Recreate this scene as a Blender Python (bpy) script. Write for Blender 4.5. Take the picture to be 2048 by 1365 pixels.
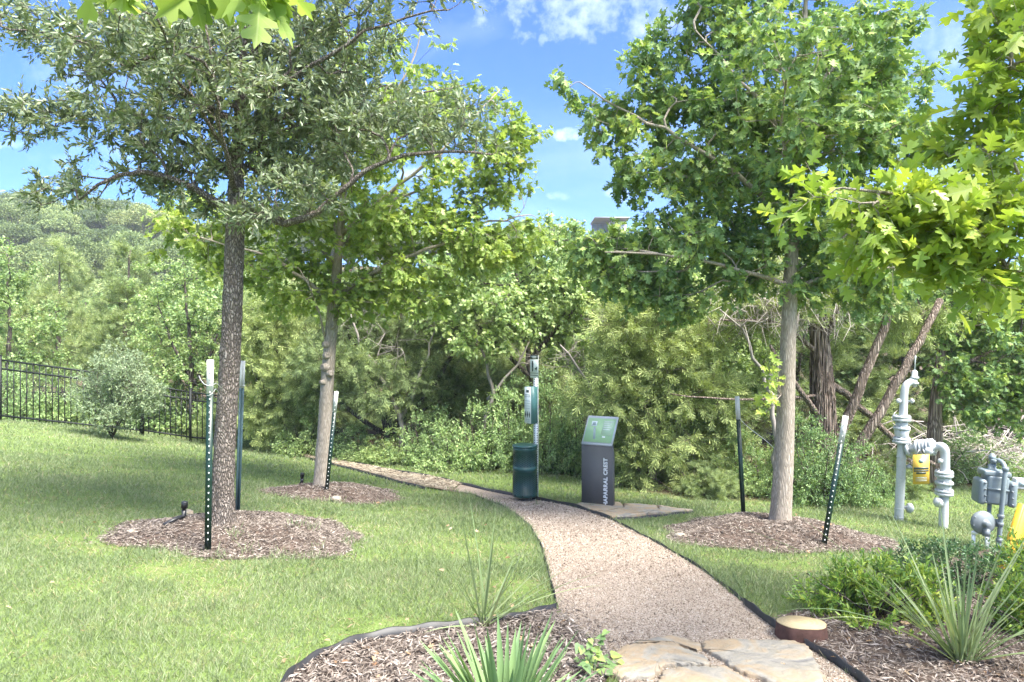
import bpy, bmesh, math, random
import numpy as np
from mathutils import Vector, Matrix

random.seed(4)
rng = np.random.default_rng(11)
for _o in list(bpy.data.objects):
    bpy.data.objects.remove(_o)
SC = bpy.context.scene
COL = SC.collection
R = math.radians

# ------------------------------------------------------------------ camera
CZ = 1.7                      # eye height over the near ground
F = 1365.0                    # focal length in pixels of the 2048 px wide photograph (24 mm)
cam = bpy.data.cameras.new('camera')
cam.lens = 24.0
cam.sensor_width = 36.0
cam.clip_start = 0.05
cam.clip_end = 3000.0
camo = bpy.data.objects.new('camera', cam)
camo.location = (0, 0, CZ)
camo.rotation_euler = (R(90), 0, 0)
COL.objects.link(camo)
SC.camera = camo

# ------------------------------------------------------------------ light
SUN_EL = 56.0
SUN_AZ = 128.0                # clockwise from +Y: behind the camera, a little to the right
sd = Vector((math.sin(R(SUN_AZ)) * math.cos(R(SUN_EL)), math.cos(R(SUN_AZ)) * math.cos(R(SUN_EL)), math.sin(R(SUN_EL))))
sun = bpy.data.lights.new('sun', 'SUN')
sun.energy = 2.35
sun.angle = R(24.0)
sun.color = (1.0, 0.95, 0.86)
suno = bpy.data.objects.new('sun', sun)
suno.rotation_euler = (-sd).to_track_quat('-Z', 'Y').to_euler()
suno.location = (0, -5, 30)
COL.objects.link(suno)

SC.view_settings.view_transform = 'Standard'
SC.view_settings.look = 'None'
SC.view_settings.exposure = 2.92
SC.view_settings.gamma = 1.0
SC.view_settings.use_curve_mapping = False
SC.render.engine = 'CYCLES'
SC.cycles.use_denoising = True
SC.cycles.use_adaptive_sampling = True
SC.cycles.adaptive_threshold = 0.02
SC.cycles.max_bounces = 5
SC.cycles.diffuse_bounces = 3
SC.cycles.transmission_bounces = 3
SC.cycles.transparent_max_bounces = 8
SC.cycles.caustics_reflective = False
SC.cycles.caustics_refractive = False

world = bpy.data.worlds.new('World')
SC.world = world
world.use_nodes = True
world.cycles.sampling_method = 'NONE'
SC.cycles.use_light_tree = False
wn = world.node_tree.nodes
wl = world.node_tree.links
wn.clear()


def wmath(op, a, b=None, clamp=False):
    n = wn.new('ShaderNodeMath')
    n.operation = op
    n.use_clamp = clamp
    for i, v in enumerate((a, b)):
        if v is None:
            continue
        if isinstance(v, (int, float)):
            n.inputs[i].default_value = v
        else:
            wl.new(v, n.inputs[i])
    return n.outputs[0]


wsky = wn.new('ShaderNodeTexSky')
wsky.sky_type = 'NISHITA'
wsky.sun_disc = False
wsky.sun_elevation = R(SUN_EL)
wsky.sun_rotation = R(SUN_AZ)
wsky.air_density = 1.0
wsky.dust_density = 0.0
wsky.ozone_density = 3.2
wtc = wn.new('ShaderNodeTexCoord')
wsep = wn.new('ShaderNodeSeparateXYZ')
wl.new(wtc.outputs['Generated'], wsep.inputs[0])
zz = wmath('MAXIMUM', wsep.outputs[2], 0.02)
comb = wn.new('ShaderNodeCombineXYZ')                       # a flat cloud layer seen in perspective
wl.new(wmath('DIVIDE', wsep.outputs[0], wmath('ADD', zz, 0.12)), comb.inputs[0])
wl.new(wmath('DIVIDE', wsep.outputs[1], wmath('ADD', zz, 0.12)), comb.inputs[1])
nz = wn.new('ShaderNodeTexNoise')
nz.inputs['Scale'].default_value = 0.42
nz.inputs['Detail'].default_value = 9
nz.inputs['Roughness'].default_value = 0.58
nz.inputs['Distortion'].default_value = 0.5
shift = wn.new('ShaderNodeVectorMath')
shift.operation = 'ADD'
shift.inputs[1].default_value = (3.7, 1.2, 0)
wl.new(comb.outputs[0], shift.inputs[0])
wl.new(shift.outputs[0], nz.inputs['Vector'])
fine = wn.new('ShaderNodeTexNoise')
fine.inputs['Scale'].default_value = 38.0
fine.inputs['Detail'].default_value = 8
fine.inputs['Roughness'].default_value = 0.62
wl.new(wtc.outputs['Generated'], fine.inputs['Vector'])
nrag = wmath('MULTIPLY', wmath('SUBTRACT', fine.outputs['Fac'], 0.52), 2.4)
wy = wmath('MAXIMUM', wsep.outputs[1], 0.05)
ax = wmath('DIVIDE', wsep.outputs[0], wy)
bz = wmath('DIVIDE', wsep.outputs[2], wy)
front = wmath('GREATER_THAN', wsep.outputs[1], 0.05)
blobs = [  # bearing, height (tangents), half widths, strength: the cumulus in this part of the sky
    (0.10, 0.49, 0.17, 0.050, 0.75), (0.22, 0.475, 0.10, 0.050, 0.7), (0.083, 0.302, 0.036, 0.012, 1.0),
    (0.213, 0.363, 0.034, 0.016, 1.1), (-0.146, 0.247, 0.026, 0.012, 0.9), (0.066, 0.212, 0.022, 0.009, 0.7),
    (0.158, 0.217, 0.026, 0.013, 0.6), (0.045, 0.44, 0.008, 0.014, 0.7), (-0.60, 0.40, 0.12, 0.05, 0.35),
    (-0.52, 0.27, 0.18, 0.035, 0.28), (-0.74, 0.29, 0.03, 0.010, 0.7), (0.62, 0.43, 0.10, 0.06, 0.4),
    (0.9, 0.30, 0.12, 0.04, 0.8), (-1.1, 0.35, 0.2, 0.06, 0.7), (0.55, 0.18, 0.10, 0.03, 0.7)]
tot = None
for (a0, b0, sa, sb, st) in blobs:
    e = wmath('ADD', wmath('POWER', wmath('ABSOLUTE', wmath('DIVIDE', wmath('SUBTRACT', ax, a0), sa)), 2.0),
              wmath('POWER', wmath('ABSOLUTE', wmath('DIVIDE', wmath('SUBTRACT', bz, b0), sb)), 2.0))
    v = wmath('SUBTRACT', 1.0, e)
    v = wmath('ADD', wmath('MULTIPLY', v, 0.42), nrag)
    v = wmath('MULTIPLY', wmath('MULTIPLY', v, 1.3, True), st * 0.135)
    mk = wmath('LESS_THAN', e, 5.0)
    v = wmath('MULTIPLY', v, mk)
    tot = v if tot is None else wmath('MAXIMUM', tot, v)
tot = wmath('MULTIPLY', tot, front)
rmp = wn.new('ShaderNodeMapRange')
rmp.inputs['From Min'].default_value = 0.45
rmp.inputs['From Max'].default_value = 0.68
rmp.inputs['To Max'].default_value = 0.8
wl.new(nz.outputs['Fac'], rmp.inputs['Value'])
high = wn.new('ShaderNodeMapRange')                          # broken cloud added overhead, mostly unseen, as fill light; clear towards the horizon
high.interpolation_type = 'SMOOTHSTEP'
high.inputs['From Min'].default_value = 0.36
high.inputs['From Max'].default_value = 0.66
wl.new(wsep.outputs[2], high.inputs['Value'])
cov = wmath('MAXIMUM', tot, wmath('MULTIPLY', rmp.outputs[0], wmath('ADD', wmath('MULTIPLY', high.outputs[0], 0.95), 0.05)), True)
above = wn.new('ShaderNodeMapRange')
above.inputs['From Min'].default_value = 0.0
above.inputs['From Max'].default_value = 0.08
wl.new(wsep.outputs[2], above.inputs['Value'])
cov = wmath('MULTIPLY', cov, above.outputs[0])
tint = wn.new('ShaderNodeMix')
tint.data_type = 'RGBA'
tint.blend_type = 'MULTIPLY'
tint.inputs['Factor'].default_value = 1.0
tint.inputs['B'].default_value = (0.205, 0.31, 0.50, 1)
wl.new(wsky.outputs[0], tint.inputs['A'])
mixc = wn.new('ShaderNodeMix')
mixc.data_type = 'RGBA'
mixc.inputs['B'].default_value = (12.6, 12.9, 13.4, 1)  # cloud colour, brightened so the added overhead layer fills the shade
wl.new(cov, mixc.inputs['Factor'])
wl.new(tint.outputs['Result'], mixc.inputs['A'])
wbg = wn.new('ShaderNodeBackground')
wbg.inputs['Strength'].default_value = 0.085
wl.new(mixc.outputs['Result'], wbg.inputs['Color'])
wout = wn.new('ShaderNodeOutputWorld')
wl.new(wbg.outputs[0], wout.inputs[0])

# ------------------------------------------------------------------ terrain function
CP = np.array([
    (0, 0, 0.0), (-4, 1, 0.12), (4, 1, -0.12), (0.7, 3.4, 0.0), (-2.5, 3.4, 0.05), (3.5, 3.6, -0.08), (-5.5, 5, 0.22),
    (-2.54, 5.6, -0.02), (-2.5, 9, -0.33), (0.3, 9.3, -0.46), (2.85, 7.2, -0.37), (4.8, 8.5, -0.55), (5.0, 5.2, -0.25),
    (-9.45, 13.3, 0.13), (-6.75, 15.1, -0.60), (-8.0, 14.2, -0.22), (-6.0, 9.5, 0.05), (0, 12.3, -0.60), (-3.0, 12.0, -0.50), (7, 7, -0.62),
    (6, 12, -0.75), (12, 10, -0.9), (-14, 10, 0.8), (0, 18, -0.75), (-8, 21, -0.85), (10, 18, -0.9), (0, -8, 0.1), (-8, -6, 0.3), (8, -6, -0.2)])


def _phi(r):
    return np.where(r > 1e-9, r * r * np.log(np.maximum(r, 1e-9)), 0.0)


_n = len(CP)
_K = _phi(np.linalg.norm(CP[:, None, :2] - CP[None, :, :2], axis=2)) + np.eye(_n) * 0.6
_Pm = np.hstack([np.ones((_n, 1)), CP[:, :2]])
_A = np.vstack([np.hstack([_K, _Pm]), np.hstack([_Pm.T, np.zeros((3, 3))])])
_W = np.linalg.solve(_A, np.concatenate([CP[:, 2], np.zeros(3)]))


def sstep(a, b, x):
    t = np.clip((x - a) / (b - a), 0, 1)
    return t * t * (3 - 2 * t)


def gzv(x, y):
    x = np.asarray(x, float)
    y = np.asarray(y, float)
    sh = x.shape
    x = x.ravel()
    y = y.ravel()
    z = _W[_n] + _W[_n + 1] * x + _W[_n + 2] * y
    for i in range(_n):
        z = z + _W[i] * _phi(np.hypot(x - CP[i, 0], y - CP[i, 1]))
    rr = np.hypot(x, y - 6)
    w = sstep(11, 20, rr)
    z = np.where(w > 0.999, 0, z) * (1 - w) + w * (-0.8)
    a = np.arctan2(x, np.maximum(y, 1e-3))
    H = np.interp(a, [-1.4, -0.64, -0.47, -0.30, 0.05, 0.2, 0.5, 1.3], [20, 19.8, 17.4, 14.6, 14.6, 13.5, 9, 6])
    d = np.hypot(x, y)
    s = np.clip((y - 46) / 66, 0, 1)
    s = s * s * (3 - 2 * s) * 0.6 + 0.4 * s
    s = s * (1 + 0.04 * np.sin(x * 0.15) * np.cos(y * 0.11)) - 0.5 * sstep(170, 300, d)
    z = z + H * s * sstep(0.0, 0.35, y / np.maximum(d, 1e-3))
    return z.reshape(sh)


def gz(x, y):
    return float(gzv(np.array([x]), np.array([y]))[0])


def P(px, py, d):
    """a point of the place, d metres in front of the camera plane, along the bearing read off the photograph"""
    return Vector(((px - 1024) / F * d, d, CZ - (py - 682.5) / F * d))


def G(px, py):
    """where that bearing meets the ground"""
    d = 2.0
    t = np.arange(2.0, 60, 0.05)
    X = (px - 1024) / F * t
    Z = CZ - (py - 682.5) / F * t
    k = np.argmax(Z < gzv(X, t))
    d = t[k]
    return Vector((X[k], d, gz(X[k], d)))


# ------------------------------------------------------------------ geometry helpers
class Geo:
    def __init__(s):
        s.V = []
        s.L = []
        s.C = []
        s.n = 0

    def add(s, V, loops, counts):
        V = np.asarray(V, float).reshape(-1, 3)
        s.V.append(V)
        s.L.append(np.asarray(loops, np.int64).ravel() + s.n)
        s.C.append(np.asarray(counts, np.int64).ravel())
        s.n += len(V)
        return s

    def faces(s, V, faces):
        s.add(V, [i for f in faces for i in f], [len(f) for f in faces])
        return s

    def box(s, c, size, M=None):
        h = np.array(size) / 2
        V = np.array([(x, y, z) for x in (-1, 1) for y in (-1, 1) for z in (-1, 1)]) * h
        if M is not None:
            V = V @ np.array(M.to_3x3()).T
        return s.faces(V + np.array(c), [(0, 1, 3, 2), (4, 6, 7, 5), (0, 4, 5, 1), (2, 3, 7, 6), (0, 2, 6, 4), (1, 5, 7, 3)])

    def tube(s, pts, rad, k=6, cap=True, jit=None):
        pts = np.array([tuple(p) for p in pts], float)
        n = len(pts)
        rad = np.broadcast_to(np.asarray(rad, float), (n,)) if np.ndim(rad) < 2 else rad
        T = np.gradient(pts, axis=0)
        T /= np.maximum(np.linalg.norm(T, axis=1, keepdims=True), 1e-9)
        ref = np.array([1.0, 0, 0]) if abs(T[0][0]) < 0.8 else np.array([0, 1.0, 0])
        u = ref - T[0] * ref.dot(T[0])
        u /= np.linalg.norm(u)
        a = np.arange(k) * 2 * math.pi / k
        ca, sa = np.cos(a), np.sin(a)
        rings = []
        for i in range(n):
            u = u - T[i] * u.dot(T[i])
            u /= max(np.linalg.norm(u), 1e-9)
            v = np.cross(T[i], u)
            r = rad[i] * (jit[i] if jit is not None else np.ones(k))
            rings.append(pts[i] + (ca * r)[:, None] * u + (sa * r)[:, None] * v)
        V = np.concatenate(rings)
        i = np.arange(n - 1)[:, None]
        j = np.arange(k)[None, :]
        j2 = (j + 1) % k
        q = np.stack(np.broadcast_arrays(i * k + j, i * k + j2, (i + 1) * k + j2, (i + 1) * k + j), -1).reshape(-1, 4)
        loops = q.ravel()
        counts = np.full(len(q), 4)
        if cap:
            loops = np.concatenate([loops, np.arange(k)[::-1], (n - 1) * k + np.arange(k)])
            counts = np.concatenate([counts, [k, k]])
        return s.add(V, loops, counts)

    def lathe(s, base, axis, prof, k=20):
        """prof: (distance along axis, radius)"""
        axis = Vector(axis).normalized()
        u = axis.orthogonal().normalized()
        v = axis.cross(u)
        b = Vector(base)
        V = []
        for (t, r) in prof:
            for j in range(k):
                a = 2 * math.pi * j / k
                V.append(tuple(b + axis * t + u * (r * math.cos(a)) + v * (r * math.sin(a))))
        fs = []
        for i in range(len(prof) - 1):
            for j in range(k):
                j2 = (j + 1) % k
                fs.append((i * k + j, i * k + j2, (i + 1) * k + j2, (i + 1) * k + j))
        fs.append(tuple(range(k))[::-1])
        fs.append(tuple((len(prof) - 1) * k + j for j in range(k)))
        return s.faces(V, fs)

    def prism(s, poly, ext):
        """poly: list of 3-D points, pushed along ext"""
        n = len(poly)
        V = [tuple(Vector(p)) for p in poly] + [tuple(Vector(p) + Vector(ext)) for p in poly]
        fs = [tuple(range(n))[::-1], tuple(range(n, 2 * n))] + [(i, (i + 1) % n, n + (i + 1) % n, n + i) for i in range(n)]
        return s.faces(V, fs)

    def data(s):
        return np.concatenate(s.V), np.concatenate(s.L), np.concatenate(s.C)

    def mesh(s, name, off=(0, 0, 0), smooth=False):
        V, L, C = s.data()
        V = V - np.array(off)
        me = bpy.data.meshes.new(name)
        me.vertices.add(len(V))
        me.vertices.foreach_set('co', V.astype(np.float32).ravel())
        me.loops.add(len(L))
        me.loops.foreach_set('vertex_index', L.astype(np.int32))
        me.polygons.add(len(C))
        st = np.concatenate([[0], np.cumsum(C)[:-1]])
        me.polygons.foreach_set('loop_start', st.astype(np.int32))
        if smooth:
            me.polygons.foreach_set('use_smooth', np.ones(len(C), bool))
        me.update(calc_edges=True)
        return me


def tag(o, label=None, cat=None, group=None, kind=None):
    if label:
        o['label'] = label
    if cat:
        o['category'] = cat
    if group:
        o['group'] = group
    if kind:
        o['kind'] = kind
    return o


def thing(name, label, cat, loc, group=None):
    o = bpy.data.objects.new(name, None)
    o.empty_display_size = 0.1
    o.location = loc
    COL.objects.link(o)
    return tag(o, label, cat, group)


def rootloc(o):
    while o.parent:
        o = o.parent
    return tuple(o.location)


def part(name, geo, m, parent, smooth=False, label=None, kind=None):
    me = geo.mesh(name, rootloc(parent), smooth)
    me.materials.append(m)
    o = bpy.data.objects.new(name, me)
    COL.objects.link(o)
    o.parent = parent
    if label:
        o['label'] = label
    if kind:
        o['kind'] = kind
    return o


def solo(name, geo, m, loc=(0, 0, 0), smooth=False, **kw):
    me = geo.mesh(name, loc, smooth)
    me.materials.append(m)
    o = bpy.data.objects.new(name, me)
    o.location = loc
    COL.objects.link(o)
    return tag(o, **kw)


def copy_tree(root, loc, rz, sc, label=None, group=None):
    r = root.copy()
    COL.objects.link(r)
    r.location = loc
    r.rotation_euler = (0, 0, rz)
    r.scale = sc if isinstance(sc, tuple) else (sc, sc, sc)
    if label:
        r['label'] = label
    if group:
        r['group'] = group
    for ch in list(root.children):
        c = ch.copy()
        COL.objects.link(c)
        c.parent = r
    return r


# ------------------------------------------------------------------ materials
class M:
    def __init__(s, name):
        s.m = bpy.data.materials.new(name)
        s.m.use_nodes = True
        s.n = s.m.node_tree.nodes
        s.l = s.m.node_tree.links
        s.b = s.n['Principled BSDF']
        s.out = s.n['Material Output']

    def node(s, t, **kw):
        n = s.n.new(t)
        for k, v in kw.items():
            if k.startswith('_'):
                setattr(n, k[1:], v)
            else:
                n.inputs[k.replace('__', ' ')].default_value = v
        return n

    def coord(s, kind='Object', scale=(1, 1, 1)):
        tc = s.n.new('ShaderNodeTexCoord')
        mp = s.n.new('ShaderNodeMapping')
        mp.inputs['Scale'].default_value = scale
        s.l.new(tc.outputs[kind], mp.inputs[0])
        return mp.outputs[0]

    def noise(s, vec, scale, detail=4, rough=0.55, dist=0.0):
        n = s.node('ShaderNodeTexNoise', Scale=scale, Detail=detail, Roughness=rough, Distortion=dist)
        s.l.new(vec, n.inputs['Vector'])
        return n.outputs['Fac']

    def ramp(s, fac, stops):
        r = s.n.new('ShaderNodeValToRGB')
        el = r.color_ramp.elements
        while len(el) > 1:
            el.remove(el[-1])
        for i, (p, c) in enumerate(stops):
            e = el[0] if i == 0 else el.new(p)
            e.position = p
            e.color = (*c, 1)
        s.l.new(fac, r.inputs[0])
        return r.outputs[0]

    def mix(s, fac, a, b, mode='MIX'):
        n = s.n.new('ShaderNodeMix')
        n.data_type = 'RGBA'
        n.blend_type = mode
        for sock, v in ((n.inputs['Factor'], fac), (n.inputs['A'], a), (n.inputs['B'], b)):
            if isinstance(v, (int, float)):
                sock.default_value = v
            elif isinstance(v, tuple):
                sock.default_value = (*v, 1)
            else:
                s.l.new(v, sock)
        return n.outputs['Result']

    def math(s, op, a, b=0.0, clamp=False):
        n = s.n.new('ShaderNodeMath')
        n.operation = op
        n.use_clamp = clamp
        for i, v in enumerate((a, b)):
            if isinstance(v, (int, float)):
                n.inputs[i].default_value = v
            else:
                s.l.new(v, n.inputs[i])
        return n.outputs[0]

    def bump(s, h, strength=0.5, dist=0.02):
        b = s.node('ShaderNodeBump', Strength=strength, Distance=dist)
        s.l.new(h, b.inputs['Height'])
        s.l.new(b.outputs[0], s.b.inputs['Normal'])

    def col(s, c):
        if isinstance(c, tuple):
            s.b.inputs['Base Color'].default_value = (*c, 1)
        else:
            s.l.new(c, s.b.inputs['Base Color'])

    def set(s, rough=None, metal=None, spec=None):
        if rough is not None:
            s.b.inputs['Roughness'].default_value = rough
        if metal is not None:
            s.b.inputs['Metallic'].default_value = metal
        if spec is not None:
            s.b.inputs['Specular IOR Level'].default_value = spec


def leaf_mat(name, stops, trans=0.38, rough=0.45, spec=0.4, clump=1.3, tcol=(1.15, 1.15, 0.65), gain=1.0, objvar=0.0):
    m = M(name)
    stops = [(p, tuple(min(.75, x * gain) for x in c)) for p, c in stops]
    g = m.n.new('ShaderNodeNewGeometry')
    nf = m.noise(m.coord('Object'), clump, 3)
    oi = m.n.new('ShaderNodeObjectInfo')
    ri = m.math('FRACT', m.math('ADD', g.outputs['Random Per Island'], m.math('MULTIPLY', oi.outputs['Random'], 7.31)))
    f = m.math('ADD', m.math('MULTIPLY', ri, 0.62), m.math('MULTIPLY', m.math('SUBTRACT', nf, 0.3), 0.75))
    if objvar:
        f = m.math('ADD', f, m.math('MULTIPLY', m.math('SUBTRACT', oi.outputs['Random'], 0.5), objvar))
    c = m.ramp(f, stops)
    m.col(c)
    m.set(rough=rough, spec=spec)
    t = m.n.new('ShaderNodeBsdfTranslucent')
    tc = m.mix(1.0, c, tcol, 'MULTIPLY')
    m.l.new(tc, t.inputs[0])
    mx = m.n.new('ShaderNodeMixShader')
    mx.inputs[0].default_value = trans
    m.l.new(m.b.outputs[0], mx.inputs[1])
    m.l.new(t.outputs[0], mx.inputs[2])
    m.l.new(mx.outputs[0], m.out.inputs[0])
    return m.m


def island_mat(name, stops, rough=0.9, spec=0.2):
    m = M(name)
    g = m.n.new('ShaderNodeNewGeometry')
    nf = m.noise(m.coord('Object'), 30.0, 3)
    f = m.math('ADD', m.math('MULTIPLY', g.outputs['Random Per Island'], 0.8), m.math('MULTIPLY', nf, 0.25))
    m.col(m.ramp(f, stops))
    m.set(rough=rough, spec=spec)
    return m.m


def bark_mat(name, c1, c2, c3, vs=(1, 1, 0.35), scale=26, bump=1.0, dist=0.02, deep=0.35, wide=3.2):
    m = M(name)
    v = m.coord('Object', vs)
    n1 = m.noise(v, scale * 0.35, 5, 0.6, 0.6)
    vo = m.node('ShaderNodeTexVoronoi', Scale=scale, _feature='DISTANCE_TO_EDGE')
    nn = m.node('ShaderNodeTexNoise', Scale=scale * 0.45, Detail=4.0)
    m.l.new(v, nn.inputs['Vector'])
    wv = m.mix(0.035, v, nn.outputs['Color'])
    m.l.new(wv, vo.inputs['Vector'])
    crack = m.math('MULTIPLY', vo.outputs['Distance'], wide, True)
    c = m.ramp(n1, [(0.25, c2), (0.55, c1), (0.75, c3)])
    c = m.mix(m.math('SUBTRACT', 1.0, crack, True), c, tuple(x * deep for x in c2))
    m.col(c)
    h = m.math('ADD', m.math('MULTIPLY', crack, 0.7), m.math('MULTIPLY', m.noise(v, scale * 2.5, 4), 0.5))
    m.bump(h, bump, dist)
    m.set(rough=0.92, spec=0.15)
    return m.m


def plain(name, c, rough=0.5, metal=0.0, spec=0.5, var=0.12, scale=9.0, bump=0.0, dirt=None):
    m = M(name)
    f = m.noise(m.coord('Object'), scale, 5, 0.6)
    cc = m.ramp(f, [(0.25, tuple(x * (1 - var) for x in c)), (0.75, tuple(min(1, x * (1 + var)) for x in c))])
    if dirt:
        f2 = m.noise(m.coord('Object'), scale * 2.7, 6, 0.7)
        cc = m.mix(m.math('MULTIPLY', m.math('SUBTRACT', f2, 0.55, True), 3.0, True), cc, dirt)
    m.col(cc)
    m.set(rough=rough, metal=metal, spec=spec)
    if bump:
        m.bump(m.noise(m.coord('Object'), scale * 8, 3), bump, 0.004)
    return m.m


# ground: lawn soil, forest litter by a vertex attribute
def ground_mat():
    m = M('lawn ground')
    v = m.coord('Object')
    a = m.noise(v, 0.55, 4, 0.6)
    b = m.noise(v, 4.0, 5, 0.65)
    c = m.noise(v, 70.0, 4, 0.7)
    lawn = m.ramp(b, [(0.30, (0.105, 0.150, 0.042)), (0.55, (0.150, 0.215, 0.060)), (0.75, (0.195, 0.230, 0.085))])
    dry = m.ramp(c, [(0.3, (0.12, 0.095, 0.05)), (0.7, (0.25, 0.21, 0.12))])
    fd = m.math('MULTIPLY', m.math('SUBTRACT', m.math('ADD', m.math('MULTIPLY', a, 0.5), m.math('MULTIPLY', b, 0.5)), 0.55, True), 7.0, True)
    lawn = m.mix(m.math('MULTIPLY', fd, 0.7), lawn, dry)
    lawn = m.mix(0.55, lawn, m.ramp(c, [(0.3, (0.35, 0.35, 0.35)), (0.7, (1.4, 1.4, 1.4))]), 'MULTIPLY')
    litter = m.ramp(m.noise(v, 9.0, 6, 0.7), [(0.3, (0.055, 0.04, 0.025)), (0.6, (0.12, 0.09, 0.06)), (0.8, (0.2, 0.155, 0.1))])
    at = m.node('ShaderNodeAttribute', _attribute_name='forest')
    m.col(m.mix(at.outputs['Fac'], lawn, litter))
    m.bump(c, 0.8, 0.02)
    m.set(rough=0.95, spec=0.1)
    return m.m


def gravel_mat():
    m = M('decomposed granite')
    v = m.coord('Object')
    a = m.noise(v, 1.6, 5, 0.65)
    vo = m.node('ShaderNodeTexVoronoi', Scale=150.0)
    m.l.new(v, vo.inputs['Vector'])
    sp = m.n.new('ShaderNodeSeparateColor')
    m.l.new(vo.outputs['Color'], sp.inputs[0])
    c = m.ramp(sp.outputs[0], [(0.0, (0.14, 0.105, 0.078)), (0.25, (0.275, 0.21, 0.155)), (0.6, (0.385, 0.315, 0.248)), (0.85, (0.47, 0.395, 0.325)), (1.0, (0.54, 0.475, 0.405))])
    c = m.mix(m.math('MULTIPLY', m.math('SUBTRACT', a, 0.47, True), 2.0, True), c, (0.21, 0.165, 0.13))
    m.col(c)
    h = m.math('ADD', m.math('MULTIPLY', vo.outputs['Distance'], -1.0), m.math('MULTIPLY', m.noise(v, 20, 4), 1.2))
    m.bump(h, 0.8, 0.012)
    m.set(rough=0.95, spec=0.15)
    return m.m


def dirt_mat():
    m = M('straw strewn dirt')
    v = m.coord('Object')
    a = m.noise(v, 5.0, 6, 0.7, 1.0)
    m.col(m.ramp(a, [(0.3, (0.13, 0.095, 0.072)), (0.5, (0.24, 0.185, 0.14)), (0.65, (0.34, 0.275, 0.20)), (0.8, (0.45, 0.39, 0.29))]))
    m.bump(a, 0.9, 0.05)
    m.set(rough=0.95, spec=0.1)
    return m.m


def stone_mat(name='limestone'):
    m = M(name)
    v = m.coord('Object')
    a = m.noise(v, 3.2, 6, 0.6, 1.2)
    b = m.noise(v, 14.0, 6, 0.65)
    c = m.ramp(a, [(0.30, (0.185, 0.178, 0.17)), (0.45, (0.305, 0.28, 0.23)), (0.56, (0.345, 0.26, 0.165)), (0.68, (0.315, 0.292, 0.245)), (0.85, (0.22, 0.21, 0.20))])
    c = m.mix(0.5, c, m.ramp(b, [(0.3, (0.6, 0.6, 0.6)), (0.7, (1.15, 1.12, 1.08))]), 'MULTIPLY')
    m.col(c)
    m.bump(m.math('ADD', m.math('MULTIPLY', a, 1.5), b), 0.7, 0.025)
    m.set(rough=0.88, spec=0.2)
    return m.m


MT = {}
MT['ground'] = ground_mat()
MT['gravel'] = gravel_mat()
MT['dirt'] = dirt_mat()
MT['stone'] = stone_mat()
MT['pebble'] = island_mat('gravel chips', [(0.0, (0.06, 0.044, 0.033)), (0.3, (0.22, 0.167, 0.123)), (0.6, (0.385, 0.317, 0.252)), (0.85, (0.50, 0.435, 0.36)), (1.0, (0.60, 0.55, 0.48))])
MT['mulch'] = island_mat('shredded mulch', [(0.0, (0.032, 0.024, 0.02)), (0.35, (0.108, 0.086, 0.072)), (0.65, (0.215, 0.178, 0.150)), (0.9, (0.345, 0.30, 0.26)), (1.0, (0.50, 0.45, 0.40))])
MT['mulchbase'] = plain('mulch soil', (0.085, 0.062, 0.05), 0.95, spec=0.1, var=0.6, scale=22, bump=0.8)
MT['grass'] = leaf_mat('grass blades', [(0.0, (0.1373, 0.1870, 0.0857)), (0.35, (0.1969, 0.2582, 0.1210)), (0.62, (0.2564, 0.3161, 0.1613)), (0.80, (0.3296, 0.3384, 0.2117)), (0.95, (0.4029, 0.3651, 0.2621))], 0.4, 0.6, 0.25, 0.8, (1.05, 1.05, 0.8))
MT['drygrass'] = leaf_mat('dry grass blades', [(0.0, (0.19, 0.17, 0.085)), (0.4, (0.31, 0.275, 0.15)), (0.9, (0.46, 0.41, 0.25))], 0.3, 0.7, 0.2, 0.8, (1.0, 1.0, 0.9))
MT['liveoak'] = leaf_mat('live oak leaf', [(0.1, (0.085, 0.115, 0.065)), (0.4, (0.140, 0.180, 0.100)), (0.7, (0.205, 0.240, 0.145)), (0.95, (0.30, 0.325, 0.20))], 0.30, 0.36, 0.55, 1.5, gain=1.35)
MT['redoak'] = leaf_mat('red oak leaf', [(0.1, (0.075, 0.130, 0.055)), (0.4, (0.120, 0.195, 0.075)), (0.68, (0.195, 0.265, 0.080)), (0.95, (0.32, 0.355, 0.09))], 0.36, 0.52, 0.3, 0.9, gain=1.5)
MT['limeoak'] = leaf_mat('young oak leaf', [(0.1, (0.13, 0.20, 0.055)), (0.4, (0.20, 0.28, 0.075)), (0.7, (0.275, 0.345, 0.09)), (0.95, (0.36, 0.405, 0.12))], 0.45, 0.42, 0.4, 0.9, gain=1.35)
MT['nearoak'] = leaf_mat('yellow green oak leaf', [(0.1, (0.18, 0.28, 0.05)), (0.4, (0.28, 0.39, 0.065)), (0.7, (0.38, 0.46, 0.075)), (0.95, (0.48, 0.50, 0.09))], 0.42, 0.38, 0.45, 1.4)
MT['elm'] = leaf_mat('pale green leaf', [(0.1, (0.10, 0.16, 0.06)), (0.4, (0.18, 0.25, 0.10)), (0.7, (0.265, 0.335, 0.14)), (0.95, (0.37, 0.42, 0.20))], 0.42, 0.45, 0.4, 1.0, gain=1.55, objvar=0.3)
MT['juniper'] = leaf_mat('juniper spray', [(0.1, (0.07, 0.10, 0.045)), (0.4, (0.125, 0.165, 0.07)), (0.7, (0.195, 0.235, 0.095)), (0.95, (0.28, 0.31, 0.14))], 0.25, 0.7, 0.2, 1.0, gain=1.75, objvar=0.3)
MT['juniperpale'] = leaf_mat('pale juniper spray', [(0.1, (0.11, 0.145, 0.06)), (0.4, (0.185, 0.23, 0.09)), (0.7, (0.27, 0.315, 0.12)), (0.95, (0.37, 0.40, 0.19))], 0.3, 0.7, 0.2, 1.2, gain=1.6)
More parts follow.
